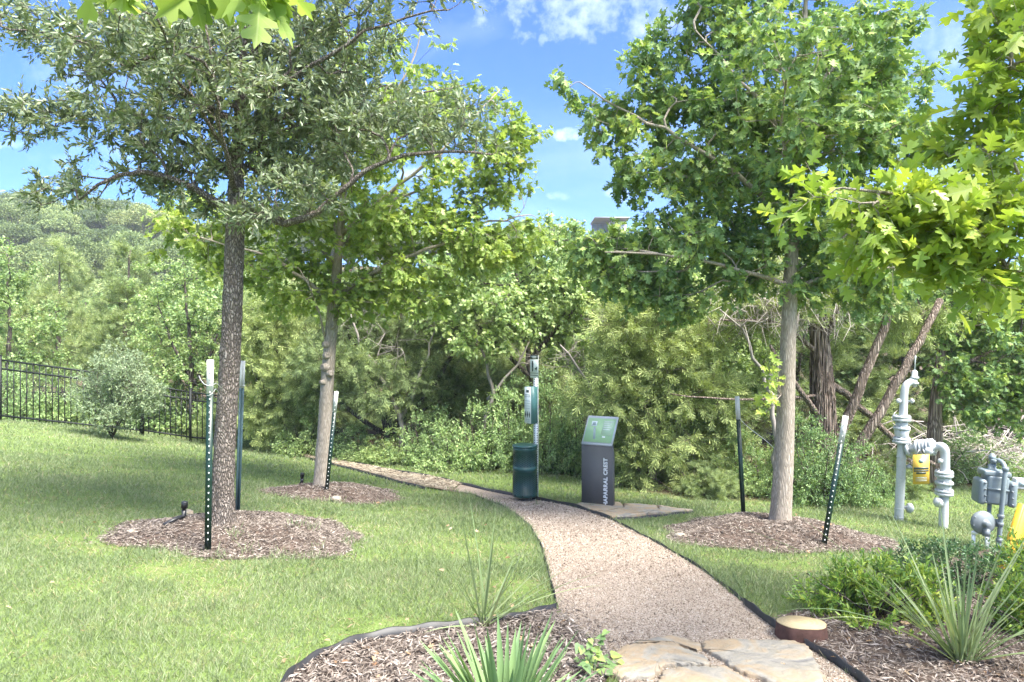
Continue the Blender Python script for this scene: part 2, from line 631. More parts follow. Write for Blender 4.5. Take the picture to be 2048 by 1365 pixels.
MT['shrub'] = leaf_mat('thicket leaf', [(0.1, (0.065, 0.11, 0.045)), (0.4, (0.115, 0.175, 0.07)), (0.7, (0.18, 0.25, 0.10)), (0.95, (0.28, 0.34, 0.15))], 0.34, 0.42, 0.45, 1.0, gain=1.95, objvar=0.35)
MT['sage'] = leaf_mat('grey green leaf', [(0.1, (0.10, 0.14, 0.085)), (0.4, (0.16, 0.21, 0.125)), (0.7, (0.23, 0.28, 0.17)), (0.95, (0.31, 0.36, 0.22))], 0.3, 0.6, 0.25, 1.2, gain=1.55)
MT['hilloak'] = leaf_mat('hill oak leaf', [(0.1, (0.075, 0.11, 0.045)), (0.4, (0.13, 0.175, 0.07)), (0.7, (0.20, 0.245, 0.095)), (0.95, (0.30, 0.325, 0.14))], 0.25, 0.6, 0.25, 0.25, gain=1.25, objvar=0.55)
MT['abelia'] = leaf_mat('yellow tipped leaf', [(0.1, (0.065, 0.12, 0.03)), (0.4, (0.13, 0.215, 0.045)), (0.65, (0.24, 0.31, 0.06)), (0.95, (0.46, 0.42, 0.07))], 0.36, 0.35, 0.5, 3.0, gain=1.75)
MT['darkshrub'] = leaf_mat('dark glossy leaf', [(0.1, (0.025, 0.065, 0.028)), (0.45, (0.055, 0.115, 0.045)), (0.75, (0.095, 0.165, 0.065)), (0.95, (0.15, 0.22, 0.09))], 0.28, 0.32, 0.55, 3.0, gain=1.5)
MT['yucca'] = leaf_mat('yucca blade', [(0.1, (0.11, 0.19, 0.085)), (0.5, (0.165, 0.26, 0.11)), (0.9, (0.23, 0.33, 0.13))], 0.25, 0.5, 0.3, 2.0)
MT['strap'] = leaf_mat('strap blade', [(0.1, (0.15, 0.22, 0.10)), (0.5, (0.24, 0.31, 0.15)), (0.85, (0.34, 0.38, 0.19)), (1.0, (0.48, 0.42, 0.24))], 0.25, 0.45, 0.45, 2.0)
MT['straw'] = island_mat('straw', [(0.0, (0.14, 0.11, 0.08)), (0.5, (0.30, 0.25, 0.18)), (1.0, (0.46, 0.41, 0.31))])
MT['deadleaf'] = leaf_mat('fallen leaf', [(0.1, (0.20, 0.11, 0.06)), (0.5, (0.36, 0.25, 0.15)), (0.9, (0.52, 0.41, 0.28))], 0.2, 0.7, 0.2, 2.0)
MT['bark_live'] = bark_mat('live oak bark', (0.34, 0.29, 0.25), (0.22, 0.18, 0.155), (0.48, 0.44, 0.40), (1, 1, 0.36), 62, 1.0, 0.02, 0.4, 3.6)
MT['bark_red'] = bark_mat('red oak bark', (0.42, 0.37, 0.31), (0.30, 0.255, 0.205), (0.52, 0.47, 0.41), (1, 1, 0.14), 70, 0.6, 0.008, 0.75, 3.0)
MT['bark_dark'] = bark_mat('brush bark', (0.20, 0.17, 0.145), (0.11, 0.09, 0.078), (0.31, 0.275, 0.245), (1, 1, 0.12), 30, 0.8, 0.02)
MT['bark_cedar'] = bark_mat('shaggy cedar bark', (0.46, 0.365, 0.305), (0.31, 0.235, 0.19), (0.62, 0.53, 0.46), (1, 1, 0.05), 40, 1.0, 0.03)
MT['deadtwig'] = plain('dead grey twig', (0.46, 0.41, 0.37), 0.9, spec=0.1, var=0.35, scale=3)
MT['snag'] = plain('weathered grey snag', (0.28, 0.25, 0.225), 0.9, spec=0.1, var=0.35, scale=3)
MT['hillbark'] = plain('grey hill trunk', (0.20, 0.175, 0.16), 0.9, spec=0.1, var=0.3, scale=1)
MT['fence'] = plain('black fence paint', (0.012, 0.015, 0.0145), 0.6, spec=0.3, var=0.2)
MT['tpost'] = plain('dark green post paint', (0.007, 0.027, 0.019), 0.42, spec=0.5, var=0.25, scale=14, dirt=(0.025, 0.045, 0.036))
MT['tpostblue'] = plain('weathered blue green post paint', (0.065, 0.115, 0.125), 0.5, spec=0.4, var=0.2, scale=14)
MT['white'] = plain('white post paint', (0.60, 0.60, 0.57), 0.5, var=0.08, scale=20, dirt=(0.45, 0.43, 0.38))
MT['galv'] = plain('galvanised steel', (0.74, 0.76, 0.75), 0.42, 0.35, 0.5, 0.08, 20)
MT['wire'] = plain('tie wire', (0.55, 0.56, 0.55), 0.45, 0.5, 0.5, 0.1)
MT['hole'] = plain('dark hole', (0.02, 0.022, 0.024), 0.8, spec=0.1)
MT['edging'] = plain('black steel edging', (0.022, 0.022, 0.024), 0.5, spec=0.4, var=0.3, scale=6, dirt=(0.14, 0.09, 0.06))
MT['bin'] = plain('dark green bin paint', (0.013, 0.052, 0.042), 0.38, spec=0.5, var=0.15)
MT['binband'] = plain('green bin rim paint', (0.020, 0.075, 0.066), 0.35, spec=0.5, var=0.1)
MT['boxgreen'] = plain('sea green box paint', (0.085, 0.21, 0.195), 0.4, var=0.08)
MT['signwhite'] = plain('white sign sheet', (0.72, 0.77, 0.74), 0.4, var=0.04)
MT['signdark'] = plain('dark sign print', (0.035, 0.055, 0.050), 0.5, var=0.05)
MT['signmid'] = plain('grey sign print', (0.30, 0.37, 0.36), 0.5, var=0.05)
MT['kiosk'] = plain('charcoal sign paint', (0.125, 0.122, 0.117), 0.55, spec=0.3, var=0.06, scale=6)
MT['kioskframe'] = plain('pale metal trim', (0.50, 0.52, 0.52), 0.4, 0.2, 0.5, 0.05)
MT['panelgreen'] = plain('pale green map print', (0.36, 0.55, 0.29), 0.3, var=0.05)
MT['panelpale'] = plain('light green print', (0.46, 0.62, 0.40), 0.35, var=0.05)
MT['letter'] = plain('white raised letter', (0.80, 0.80, 0.78), 0.45, var=0.03)
MT['gas'] = plain('pale grey pipe paint', (0.44, 0.465, 0.475), 0.42, spec=0.45, var=0.08, scale=14, dirt=(0.22, 0.235, 0.235))
MT['meter'] = plain('blue grey meter paint', (0.18, 0.22, 0.235), 0.42, spec=0.45, var=0.10, scale=10)
MT['meterdark'] = plain('slate grey regulator paint', (0.155, 0.180, 0.190), 0.45, var=0.10, scale=10)
MT['gauge'] = plain('gauge housing', (0.58, 0.60, 0.60), 0.3, var=0.08)
MT['yellow'] = plain('yellow marker plastic', (0.72, 0.42, 0.035), 0.45, var=0.08, scale=4)
MT['signyellow'] = plain('yellow warning sheet', (0.72, 0.45, 0.07), 0.45, var=0.05)
MT['blackpipe'] = plain('black irrigation pipe', (0.014, 0.015, 0.017), 0.4, var=0.2)
MT['rust'] = plain('dark rusty bark', (0.085, 0.045, 0.036), 0.85, spec=0.2, var=0.45, scale=16, bump=0.5)


def stump_top():
    m = M('pale sawn wood')
    v = m.coord('Object')
    ln = m.node('ShaderNodeVectorMath', _operation='LENGTH')
    m.l.new(v, ln.inputs[0])
    rg = m.math('SINE', m.math('ADD', m.math('MULTIPLY', ln.outputs['Value'], 330.0), m.math('MULTIPLY', m.noise(v, 12.0), 9.0)))
    c = m.ramp(m.math('MULTIPLY', m.math('ADD', rg, 1.0), 0.5), [(0.0, (0.47, 0.36, 0.20)), (1.0, (0.52, 0.41, 0.24))])
    c = m.mix(m.math('MULTIPLY', m.math('SUBTRACT', m.noise(v, 20, 6, 0.7), 0.58, True), 4.0, True), c, (0.33, 0.24, 0.14))
    m.col(c)
    m.set(rough=0.85, spec=0.2)
    return m.m


MT['sawn'] = stump_top()

# ------------------------------------------------------------------ ground sheet
def axis_coords(lo, hi, fine_lo, fine_hi, step):
    c = list(np.arange(fine_lo, fine_hi + 1e-6, step))
    s, x = step, fine_hi
    while x < hi:
        s *= 1.12
        x += s
        c.append(x)
    s, x = step, fine_lo
    while x > lo:
        s *= 1.12
        x -= s
        c.insert(0, x)
    return np.array(c)


gx = np.clip(axis_coords(-255, 255, -9, 9, 0.14), -255, 255)
gy = np.clip(axis_coords(-120, 260, 2, 17, 0.14), -120, 260)
GX, GY = np.meshgrid(gx, gy)
GZ = gzv(GX, GY)
g = Geo()
ny, nx = GX.shape
ii = (np.arange(ny - 1)[:, None] * nx + np.arange(nx - 1)[None, :])
q = np.stack([ii, ii + 1, ii + nx + 1, ii + nx], -1).reshape(-1, 4)
g.add(np.stack([GX, GY, GZ], -1), q, np.full(len(q), 4))
lawn = solo('ground', g, MT['ground'], smooth=True, label='mown green lawn running down to the wooded edge', kind='structure')
EDGE_PX = [-2500, -200, 0, 412, 520, 600, 800, 900, 1000, 1170, 1280, 1400, 1500, 1700, 1800, 1900, 2048, 2600, 5000]
EDGE_PY = [800, 800, 828, 880, 888, 898, 925, 938, 943, 955, 985, 1002, 1005, 1000, 985, 975, 985, 990, 990]


def forest_amount(x, y, z):
    yy = np.maximum(y, 0.3)
    px = 1024 + x / yy * F
    py = 682.5 - (z - CZ) / yy * F
    return sstep(4, -10, py - np.interp(px, EDGE_PX, EDGE_PY)) * (y > 4)


fo = forest_amount(GX, GY, GZ).ravel()
at = lawn.data.attributes.new('forest', 'FLOAT', 'POINT')
at.data.foreach_set('value', fo.astype(np.float32))


def inpoly(x, y, poly):
    c = np.zeros(x.shape, bool)
    n = len(poly)
    for i in range(n):
        x1, y1 = poly[i][0], poly[i][1]
        x2, y2 = poly[(i + 1) % n][0], poly[(i + 1) % n][1]
        cond = ((y1 > y) != (y2 > y))
        xi = (x2 - x1) * (y - y1) / ((y2 - y1) if abs(y2 - y1) > 1e-9 else 1e-9) + x1
        c ^= cond & (x < xi)
    return c


def resample(pts, n):
    p = np.array([tuple(Vector(q)[:2]) for q in pts])
    s = np.concatenate([[0], np.cumsum(np.linalg.norm(np.diff(p, axis=0), axis=1))])
    t = np.linspace(0, s[-1], n)
    # Catmull-like smoothing: cubic through dense linear, then moving average
    q = np.stack([np.interp(t, s, p[:, 0]), np.interp(t, s, p[:, 1])], 1)
    for _ in range(max(1, n // 14)):
        q[1:-1] = 0.25 * q[:-2] + 0.5 * q[1:-1] + 0.25 * q[2:]
    return q


def strip_sheet(Lp, Rp, n, m, lift, wob=0.0):
    a, b = resample(Lp, n), resample(Rp, n)
    t = np.linspace(0, 1, m)[None, :, None]
    XY = a[:, None] * (1 - t) + b[:, None] * t
    Z = gzv(XY[..., 0], XY[..., 1]) + lift
    if wob:
        Z = Z + wob * (np.sin(XY[..., 0] * 7.1 + XY[..., 1] * 3.3) * np.sin(XY[..., 1] * 6.3) * 0.5 + 0.5)
    gg = Geo()
    i0 = (np.arange(n - 1)[:, None] * m + np.arange(m - 1)[None, :])
    qq = np.stack([i0, i0 + 1, i0 + m + 1, i0 + m], -1).reshape(-1, 4)
    gg.add(np.concatenate([XY, Z[..., None]], -1), qq, np.full(len(qq), 4))
    return gg, np.concatenate([a, b[::-1]])


# gravel path ------------------------------------------------------------
PL = [G(*p) for p in [(1245, 1450), (1240, 1365), (1228, 1325), (1190, 1290), (1152, 1264), (1118, 1232), (1098, 1155), (1083, 1095), (1058, 1052), (1012, 1017), (950, 993), (905, 985)]]
PR = [G(*p) for p in [(1795, 1450), (1720, 1368), (1660, 1328), (1600, 1292), (1540, 1255), (1490, 1214), (1402, 1142), (1302, 1082), (1222, 1042), (1145, 1015), (1060, 1000), (985, 986), (920, 970)]]
gg, PATH_POLY = strip_sheet(PL, PR, 60, 14, 0.010)
path = solo('path', gg, MT['gravel'], smooth=True, label='curving path of pinkish tan crushed granite', kind='structure')
DL = [G(*p) for p in [(905, 985), (850, 978), (800, 966), (700, 939), (560, 906), (508, 897)]]
DR = [G(*p) for p in [(920, 970), (860, 958), (810, 950), (700, 929), (580, 902), (515, 889)]]
gg, DIRT_POLY = strip_sheet(DL, DR, 60, 8, 0.008, 0.03)
trail = solo('trail', gg, MT['dirt'], smooth=True, label='narrow dirt trail strewn with straw beyond the gravel path', kind='structure')

# planting beds ----------------------------------------------------------
BL_EDGE = [G(*p) for p in [(505, 1512), (553, 1412), (578, 1370), (630, 1332), (725, 1295), (800, 1282), (900, 1270), (1000, 1257), (1060, 1245), (1112, 1231)]]
BED_L = resample(BL_EDGE, 40)
gg, BEDL_POLY = strip_sheet(BL_EDGE, [G(520, 1600), G(700, 1560), G(850, 1520), G(1100, 1480), G(1200, 1400), G(1232, 1340), G(1190, 1300), G(1155, 1270), G(1124, 1239)], 44, 14, 0.004, 0.03)
bed_l = solo('planting_bed', gg, MT['mulchbase'], smooth=True, label='mulched planting bed behind the curved black edging', kind='structure')
gg, BEDR_POLY = strip_sheet([G(1800, 1450), G(1722, 1368), G(1662, 1328), G(1602, 1292), G(1545, 1254)], [G(2700, 1450), G(2500, 1250), G(2200, 1085), G(1900, 1120), G(1640, 1225)], 36, 26, 0.014, 0.04)
bed_r = solo('planting_bed', gg, MT['mulchbase'], smooth=True, label='mulched planting bed with shrubs beside the straight black edging', kind='structure')


ASP = 0.8                     # the mulch rings are a little shallower than wide


def mound(cx, cy, r, h, label):
    n, k = 18, 48
    gg = Geo()
    rr = np.linspace(0, 1, n)[:, None]
    a = np.linspace(0, 2 * math.pi, k, endpoint=False)[None, :]
    wob = 1 + 0.10 * np.sin(3 * a + cx) + 0.06 * np.sin(7 * a + cy)
    X = cx + rr * r * wob * np.cos(a)
    Y = cy + rr * r * ASP * wob * np.sin(a)
    Z = gzv(X, Y) + mound_h(rr, h) + 0.015 * np.sin(X * 11) * np.sin(Y * 13) * (rr < 0.97) - 0.02 * (rr > 0.99)
    i0 = np.arange(n - 1)[:, None] * k
    j = np.arange(k)[None, :]
    qq = np.stack(np.broadcast_arrays(i0 + j, i0 + k + j, i0 + k + (j + 1) % k, i0 + (j + 1) % k), -1).reshape(-1, 4)
    gg.add(np.stack([X, Y, Z], -1), qq, np.full(len(qq), 4))
    return solo('mulch_mound', gg, MT['mulchbase'], (cx, cy, gz(cx, cy)), smooth=True, label=label, kind='structure')


def mound_h(t, h):
    t = np.asarray(t)
    return h * (1 - sstep(0.25, 1.0, t)) - 0.35 * h * np.exp(-(t / 0.13) ** 2) + 0.008


MOUNDS = [(-2.42, 6.22, 1.10, 0.15), (-2.30, 9.05, 0.90, 0.12), (2.74, 7.2, 1.18, 0.18)]
mound_o = [mound(*MOUNDS[0], 'ring of grey brown mulch under the live oak with rough bark'),
           mound(*MOUNDS[1], 'small mulch ring under the middle oak with smooth grey trunk'),
           mound(*MOUNDS[2], 'mulch mound under the tall oak right of the path')]


def mound_z(x, y):
    """ground height with the mulch mounds on it"""
    z = gzv(x, y)
    for (cx, cy, r, h) in MOUNDS:
        t = np.hypot(x - cx, (y - cy) / ASP) / r
        z = np.where(t < 1, z + mound_h(t, h), z)
    return z


def mz(x, y):
    return float(mound_z(np.array([x]), np.array([y]))[0])


# ------------------------------------------------------------------ scattered small stuff
def unit(v):
    return v / np.maximum(np.linalg.norm(v, axis=-1, keepdims=True), 1e-9)


def leaves(geo, C, A, N, S, tv, tf):
    if tv is T_LOBED[0]:
        for k_ in range(3):
            sel = np.arange(len(C)) % 3 == k_
            leaves(geo, C[sel], A[sel], N[sel], np.asarray(S)[sel], list(LOBED_KINDS[k_][0]), tf)
        return
    A = unit(A)
    B = unit(np.cross(N, A))
    N = np.cross(A, B)
    tv = np.asarray(tv, float)
    S = np.asarray(S)
    if S.ndim == 1:
        S = np.stack([S, S, S], 1)
    V = C[:, None] + (S[:, None, 0:1] * tv[None, :, 0:1]) * A[:, None] + (S[:, None, 1:2] * tv[None, :, 1:2]) * B[:, None] + (S[:, None, 2:3] * tv[None, :, 2:3]) * N[:, None]
    k = len(tv)
    fl = np.array([i for f in tf for i in f])
    cn = np.array([len(f) for f in tf])
    n = len(C)
    L = (np.arange(n)[:, None] * k + fl[None]).ravel()
    geo.add(V.reshape(-1, 3), L, np.tile(cn, n))


T_DIAMOND = ([(0, 0, 0), (.42, .30, .07), (1, 0, -.05), (.42, -.30, .07)], [(0, 2, 1), (0, 3, 2)])
T_OVAL = ([(0, 0, 0), (.28, .15, .05), (.72, .14, .03), (1, 0, -.06), (.72, -.14, .03), (.28, -.15, .05)], [(0, 3, 2, 1), (0, 5, 4, 3)])
_half = [(.10, .025), (.20, .20), (.30, .075), (.40, .34), (.50, .38), (.53, .10), (.70, .28), (.82, .24), (.80, .08)]
_lv = [(0, 0, 0)] + [(u, v, .22 * v - .12 * u * u) for u, v in _half] + [(1, 0, -.12)] + [(u, -v, .22 * v - .12 * u * u) for u, v in _half]
T_LOBED = (_lv, [tuple([0] + [10] + list(range(9, 0, -1))), tuple([0] + list(range(11, 20)) + [10])])
_v2 = [(0, 0, 0)] + [(u * .96, v * .86, .55 * v - .30 * u * u) for u, v in _half] + [(.96, 0, -.30)] + [(u * .96, -v * .92, .30 * v - .30 * u * u) for u, v in _half]
_v3 = [(0, 0, 0)] + [(u, v * 1.06, -.28 * v + .10 * u - .22 * u ** 3) for u, v in _half] + [(1.0, .03, -.12)] + [(u * 1.02, -v * .95, -.10 * v + .10 * u - .22 * u ** 3) for u, v in _half]
LOBED_KINDS = [T_LOBED, (_v2, T_LOBED[1]), (_v3, T_LOBED[1])]
T_SPRAY = ([(0, -.02, 0), (0, .02, 0), (1, 0, 0), (.12, 0, 0), (.62, .30, .06), (.55, .38, .06), (.62, -.30, .06), (.55, -.38, .06), (.42, 0, .0), (.88, .20, -.04), (.84, .26, -.04), (.88, -.20, -.04), (.84, -.26, -.04)],
           [(0, 2, 1), (3, 4, 5), (3, 7, 6), (8, 9, 10), (8, 12, 11)])
T_CHIP = ([(-.5, 0, 0), (-.1, .06, .02), (-.1, -.06, .02), (0, 0, .07), (.5, 0, 0)], [(0, 3, 1), (0, 2, 3), (4, 1, 3), (4, 3, 2)])
T_ROCK = ([(1, 0, 0), (-.9, .1, 0), (0, .8, .1), (.1, -.9, 0), (0, .1, .75), (0, 0, -.6)], [(0, 2, 4), (2, 1, 4), (1, 3, 4), (3, 0, 4), (2, 0, 5), (1, 2, 5), (3, 1, 5), (0, 3, 5)])
T_BLADE = ([(0, -.5, 0), (0, .5, 0), (.55, -.36, .10), (.55, .36, .10), (1, 0, .36)], [(0, 1, 3, 2), (2, 3, 4)])


def rnd(n, lo=0.0, hi=1.0):
    return rng.uniform(lo, hi, n)


def rdir(n):
    return unit(rng.normal(size=(n, 3)))


def scatter(n, x0, x1, y0, y1):
    return rnd(n, x0, x1), rnd(n, y0, y1)


def px_of(x, y, z):
    return 1024 + x / y * F, 682.5 - (z - CZ) / y * F


# gravel chips on the near path
x, y = scatter(130000, -0.6, 3.2, 3.0, 9.3)
k = inpoly(x, y, PATH_POLY) & (rnd(len(x)) < np.clip(1.35 - y / 8.5, 0.12, 1))
x, y = x[k], y[k]
g = Geo()
n = len(x)
S = rnd(n, 0.0025, 0.0065) * (1 + 0.7 * (rnd(n) > 0.93)) * np.clip(y / 4.5, 1, 1.8)
C = np.stack([x, y, gzv(x, y) + 0.010 + S * 0.3], 1)
leaves(g, C, rdir(n), rdir(n), S, *T_ROCK)
o = part('gravel_chips', g, MT['pebble'], path, kind='stuff')


def chips(parent, x, y, z, smin, smax, name='mulch_chips'):
    n = len(x)
    g = Geo()
    C = np.stack([x, y, z + rnd(n, 0.0, 0.02)], 1)
    a = rnd(n, 0, 6.283)
    A = np.stack([np.cos(a), np.sin(a), rng.normal(0, 0.35, n)], 1)
    N = unit(rng.normal(size=(n, 3)) * 0.6 + np.array([0, 0, 1]))
    S = rnd(n, smin, smax)
    S3 = np.stack([S * rnd(n, 0.5, 1.5), S * rnd(n, 0.6, 1.8), S * rnd(n, 0.6, 1.8)], 1)
    leaves(g, C, A, N, S3, *T_CHIP)
    return part(name, g, MT['mulch'], parent, kind='stuff')


for mo, (cx, cy, r, h), n in zip(mound_o, MOUNDS, (24000, 8000, 18000)):
    a = rnd(n, 0, 6.283)
    t = np.sqrt(rnd(n)) * np.where(rnd(n) > 0.93, 1.12, 1.0)
    wob = 1 + 0.10 * np.sin(3 * a + cx) + 0.06 * np.sin(7 * a + cy)
    x, y = cx + t * r * wob * np.cos(a), cy + t * r * ASP * wob * np.sin(a)
    z = gzv(x, y) + np.where(t < 1, mound_h(np.minimum(t, 1), h), 0.004)
    chips(mo, x, y, z, 0.022, 0.058)
x, y = scatter(60000, -1.9, 0.95, 2.7, 4.9)
k = inpoly(x, y, BEDL_POLY)
x, y = x[k][:19000], y[k][:19000]
zb = lambda x, y: gzv(x, y) + 0.004 + 0.03 * (np.sin(x * 7.1 + y * 3.3) * np.sin(y * 6.3) * 0.5 + 0.5)
chips(bed_l, x, y, zb(x, y) + 0.02 * rnd(len(x)), 0.025, 0.07)
x, y = scatter(90000, 1.2, 5.6, 2.9, 6.2)
k = inpoly(x, y, BEDR_POLY) & (rnd(len(x)) < np.clip(2.2 - y * 0.33, 0.3, 1))
x, y = x[k][:26000], y[k][:26000]
chips(bed_r, x, y, gzv(x, y) + 0.014 + 0.04 * (np.sin(x * 7.1 + y * 3.3) * np.sin(y * 6.3) * 0.5 + 0.5), 0.02, 0.06)
# mulch spilling over the edge of the gravel
x, y = scatter(9000, 0.1, 1.0, 3.0, 4.7)
k = inpoly(x, y, PATH_POLY)
x, y = x[k], y[k]
dl = np.min(np.hypot(x[:, None] - BEDL_POLY[None, :, 0], y[:, None] - BEDL_POLY[None, :, 1]), 1)
k = (dl < 0.30) & (rnd(len(x)) < np.exp(-dl * 9))
chips(path, x[k], y[k], gzv(x[k], y[k]) + 0.012, 0.015, 0.045, 'spilled_mulch')
# straw and clods on the trail
x, y = scatter(60000, -6.5, 0.2, 8.0, 16.0)
k = inpoly(x, y, DIRT_POLY)
x, y = x[k][:5000], y[k][:5000]
g = Geo()
n = len(x)
leaves(g, np.stack([x, y, gzv(x, y) + 0.03 + rnd(n, 0, 0.02)], 1), np.stack([rng.normal(size=n), rng.normal(size=n), rng.normal(0, .2, n)], 1), rdir(n) + np.array([0, 0, 1.5]), rnd(n, 0.05, 0.14), *T_CHIP)
part('straw_litter', g, MT['straw'], trail, kind='stuff')

# grass ------------------------------------------------------------------
ALL_MASK = [PATH_POLY, DIRT_POLY, BEDL_POLY, BEDR_POLY]
LANDING_POLY = [tuple(G(*p)[:2]) for p in [(1148, 1013), (1180, 1006), (1235, 1012), (1300, 1014), (1388, 1026), (1300, 1034), (1222, 1042), (1190, 1030)]]


def grass_field(n, x0, x1, y0, y1, dens):
    x, y = scatter(n, x0, x1, y0, y1)
    z = gzv(x, y)
    px, py = px_of(x, y, z)
    k = (px > -120) & (px < 2170) & (py < 1460)
    x, y, z = x[k], y[k], z[k]
    k = rnd(len(x)) < dens(y)
    x, y, z = x[k], y[k], z[k]
    bad = inpoly(x, y, LANDING_POLY)
    for pg in ALL_MASK:
        bad |= inpoly(x, y, pg)
    for (cx, cy, r, h) in MOUNDS:
        a = np.arctan2((y - cy) / ASP, x - cx)
        t = np.hypot(x - cx, (y - cy) / ASP) / (r * (1 + 0.10 * np.sin(3 * a + cx) + 0.06 * np.sin(7 * a + cy)))
        edge = 0.93 + 0.07 * np.sin(9 * a + 2 * cy) - 0.10 * (np.sin(a) < -0.6) * rnd(len(x))
        bad |= (t < edge) & (rnd(len(x)) > 0.012 + 0.05 * (t > 0.75) * (np.sin(a) < -0.3))
    f = forest_amount(x, y, z)
    bad |= rnd(len(x)) < f * 1.05 - 0.03
    k = ~bad
    return x[k], y[k], z[k]


def patchy(x, y):
    return (np.sin(x * 2.3 + 1.1 * np.sin(y * 1.7)) * np.sin(y * 2.9 + 0.8 * np.sin(x * 3.1)) + 0.5 * np.sin(x * 6.1 + y * 2.2) * np.sin(y * 7.3 - x)) / 1.5


g = Geo()
gs = Geo()
parts_ = [grass_field(190000, -5.2, 5.4, 3.0, 5.6, lambda y: np.ones_like(y)),
          grass_field(230000, -8.6, 8.2, 5.6, 9.5, lambda y: np.clip(1.5 - y * 0.09, 0, 1)),
          grass_field(170000, -14.5, 13, 9.5, 17.5, lambda y: np.clip(1.6 - y * 0.06, 0, 1))]
for bi, (x, y, z) in enumerate(parts_):
    n = len(x)
    pt = patchy(x, y)
    k = rnd(n) < np.clip(0.95 - 0.95 * np.clip(pt - 0.08, 0, 1) * np.clip(1.5 - y / 9, 0.25, 1), 0.2, 1)
    x, y, z, pt = x[k], y[k], z[k], pt[k]
    n = len(x)
    h = (0.022 + 0.024 * rnd(n) + 0.014 * np.clip(-pt, -0.7, 1)) * (1 + 0.8 * (rnd(n) > 0.96)) * (0.95 + 0.045 * y)
    a = rnd(n, 0, 6.283)
    A = np.stack([np.cos(a) * rnd(n, .2, 1.1), np.sin(a) * rnd(n, .2, 1.1), np.ones(n)], 1)
    N = np.stack([-np.sin(a), np.cos(a), np.zeros(n)], 1) * 0.5 + rdir(n)
    w = rnd(n, 0.0028, 0.0050) * np.clip(y / 4.2, 1, 3.2)
    dry = rnd(n) < 0.05 + np.clip(pt - 0.02, 0, 1) * 0.75 * np.clip(1.7 - y / 7, 0.15, 1)
    A[dry, 2] *= 0.45
    for gg_, kk_ in ((g, ~dry), (gs, dry)):
        leaves(gg_, np.stack([x, y, z - 0.004], 1)[kk_], A[kk_], N[kk_], np.stack([h, w, h], 1)[kk_], *T_BLADE)
part('dry_grass', gs, MT['drygrass'], lawn, kind='stuff')
lawn_grass = part('grass', g, MT['grass'], lawn, kind='stuff')
# taller loose tufts along edges and on the mounds
x, y = scatter(900, -5, 5, 3.6, 9.5)
spots = []
for p in [(300, 1120), (440, 1120), (500, 1112), (560, 1120), (640, 1108), (700, 1090), (350, 1130), (880, 1225), (1010, 1218), (590, 1085), (620, 1080), (470, 1098), (1075, 1012), (1085, 1003), (1190, 1018), (1560, 1240), (1545, 1200), (1600, 1205), (1480, 1170), (1350, 1090), (900, 1010), (960, 1050), (820, 1180), (160, 1250), (300, 1290), (90, 1180), (420, 1220), (660, 1190), (260, 1170)]:
    q = G(*p)
    spots.append((q.x, q.y))
xs, ys = [], []
for (sx, sy) in spots:
    m_ = int(rng.integers(14, 40))
    xs.append(rng.normal(sx, 0.045, m_))
    ys.append(rng.normal(sy, 0.045, m_))
for ln, sg in (([G(*p) for p in [(1108, 1215), (1096, 1152), (1081, 1095), (1056, 1052), (1010, 1017), (948, 993), (900, 984)]], -1),
               ([G(*p) for p in [(1488, 1211), (1404, 1142), (1304, 1082), (1226, 1043)]], 1), ([G(*p) for p in [(1140, 1012), (1060, 998), (985, 984), (920, 968)]], 1)):
    q = resample(ln, 90)
    for (sx, sy) in q:
        m_ = int(rng.integers(4, 16)) if rng.random() < .75 else 0
        xs.append(rng.normal(sx + sg * .015, 0.022, m_))
        ys.append(rng.normal(sy + (.02 if sg == 0 else 0), 0.025, m_))
x, y = np.concatenate(xs), np.concatenate(ys)
n = len(x)
g = Geo()
h = rnd(n, 0.04, 0.11)
a = rnd(n, 0, 6.283)
leaves(g, np.stack([x, y, mound_z(x, y)], 1), np.stack([np.cos(a) * .5, np.sin(a) * .5, np.ones(n)], 1), rdir(n), np.stack([h, rnd(n, .003, .006), h], 1), *T_BLADE)
part('grass', g, MT['grass'], lawn, kind='stuff')
# fallen oak leaves
xs, ys = scatter(55, -4.5, 3.6, 3.2, 8.5)
x = np.concatenate([xs, rnd(60, 1.3, 3.0), rnd(45, -1.2, 0.6)])
y = np.concatenate([ys, rnd(60, 3.3, 4.6), rnd(45, 3.2, 4.2)])
k = ~(inpoly(x, y, PATH_POLY) & (rnd(len(x)) > 0.15))
x, y = x[k], y[k]
n = len(x)
g = Geo()
a = rnd(n, 0, 6.283)
leaves(g, np.stack([x, y, mound_z(x, y) + 0.045], 1), np.stack([np.cos(a), np.sin(a), rng.normal(0, .3, n)], 1), rdir(n) * .5 + np.array([0, 0, 1]), rnd(n, 0.03, 0.06), *T_LOBED)
part('fallen_leaves', g, MT['deadleaf'], lawn, kind='stuff')


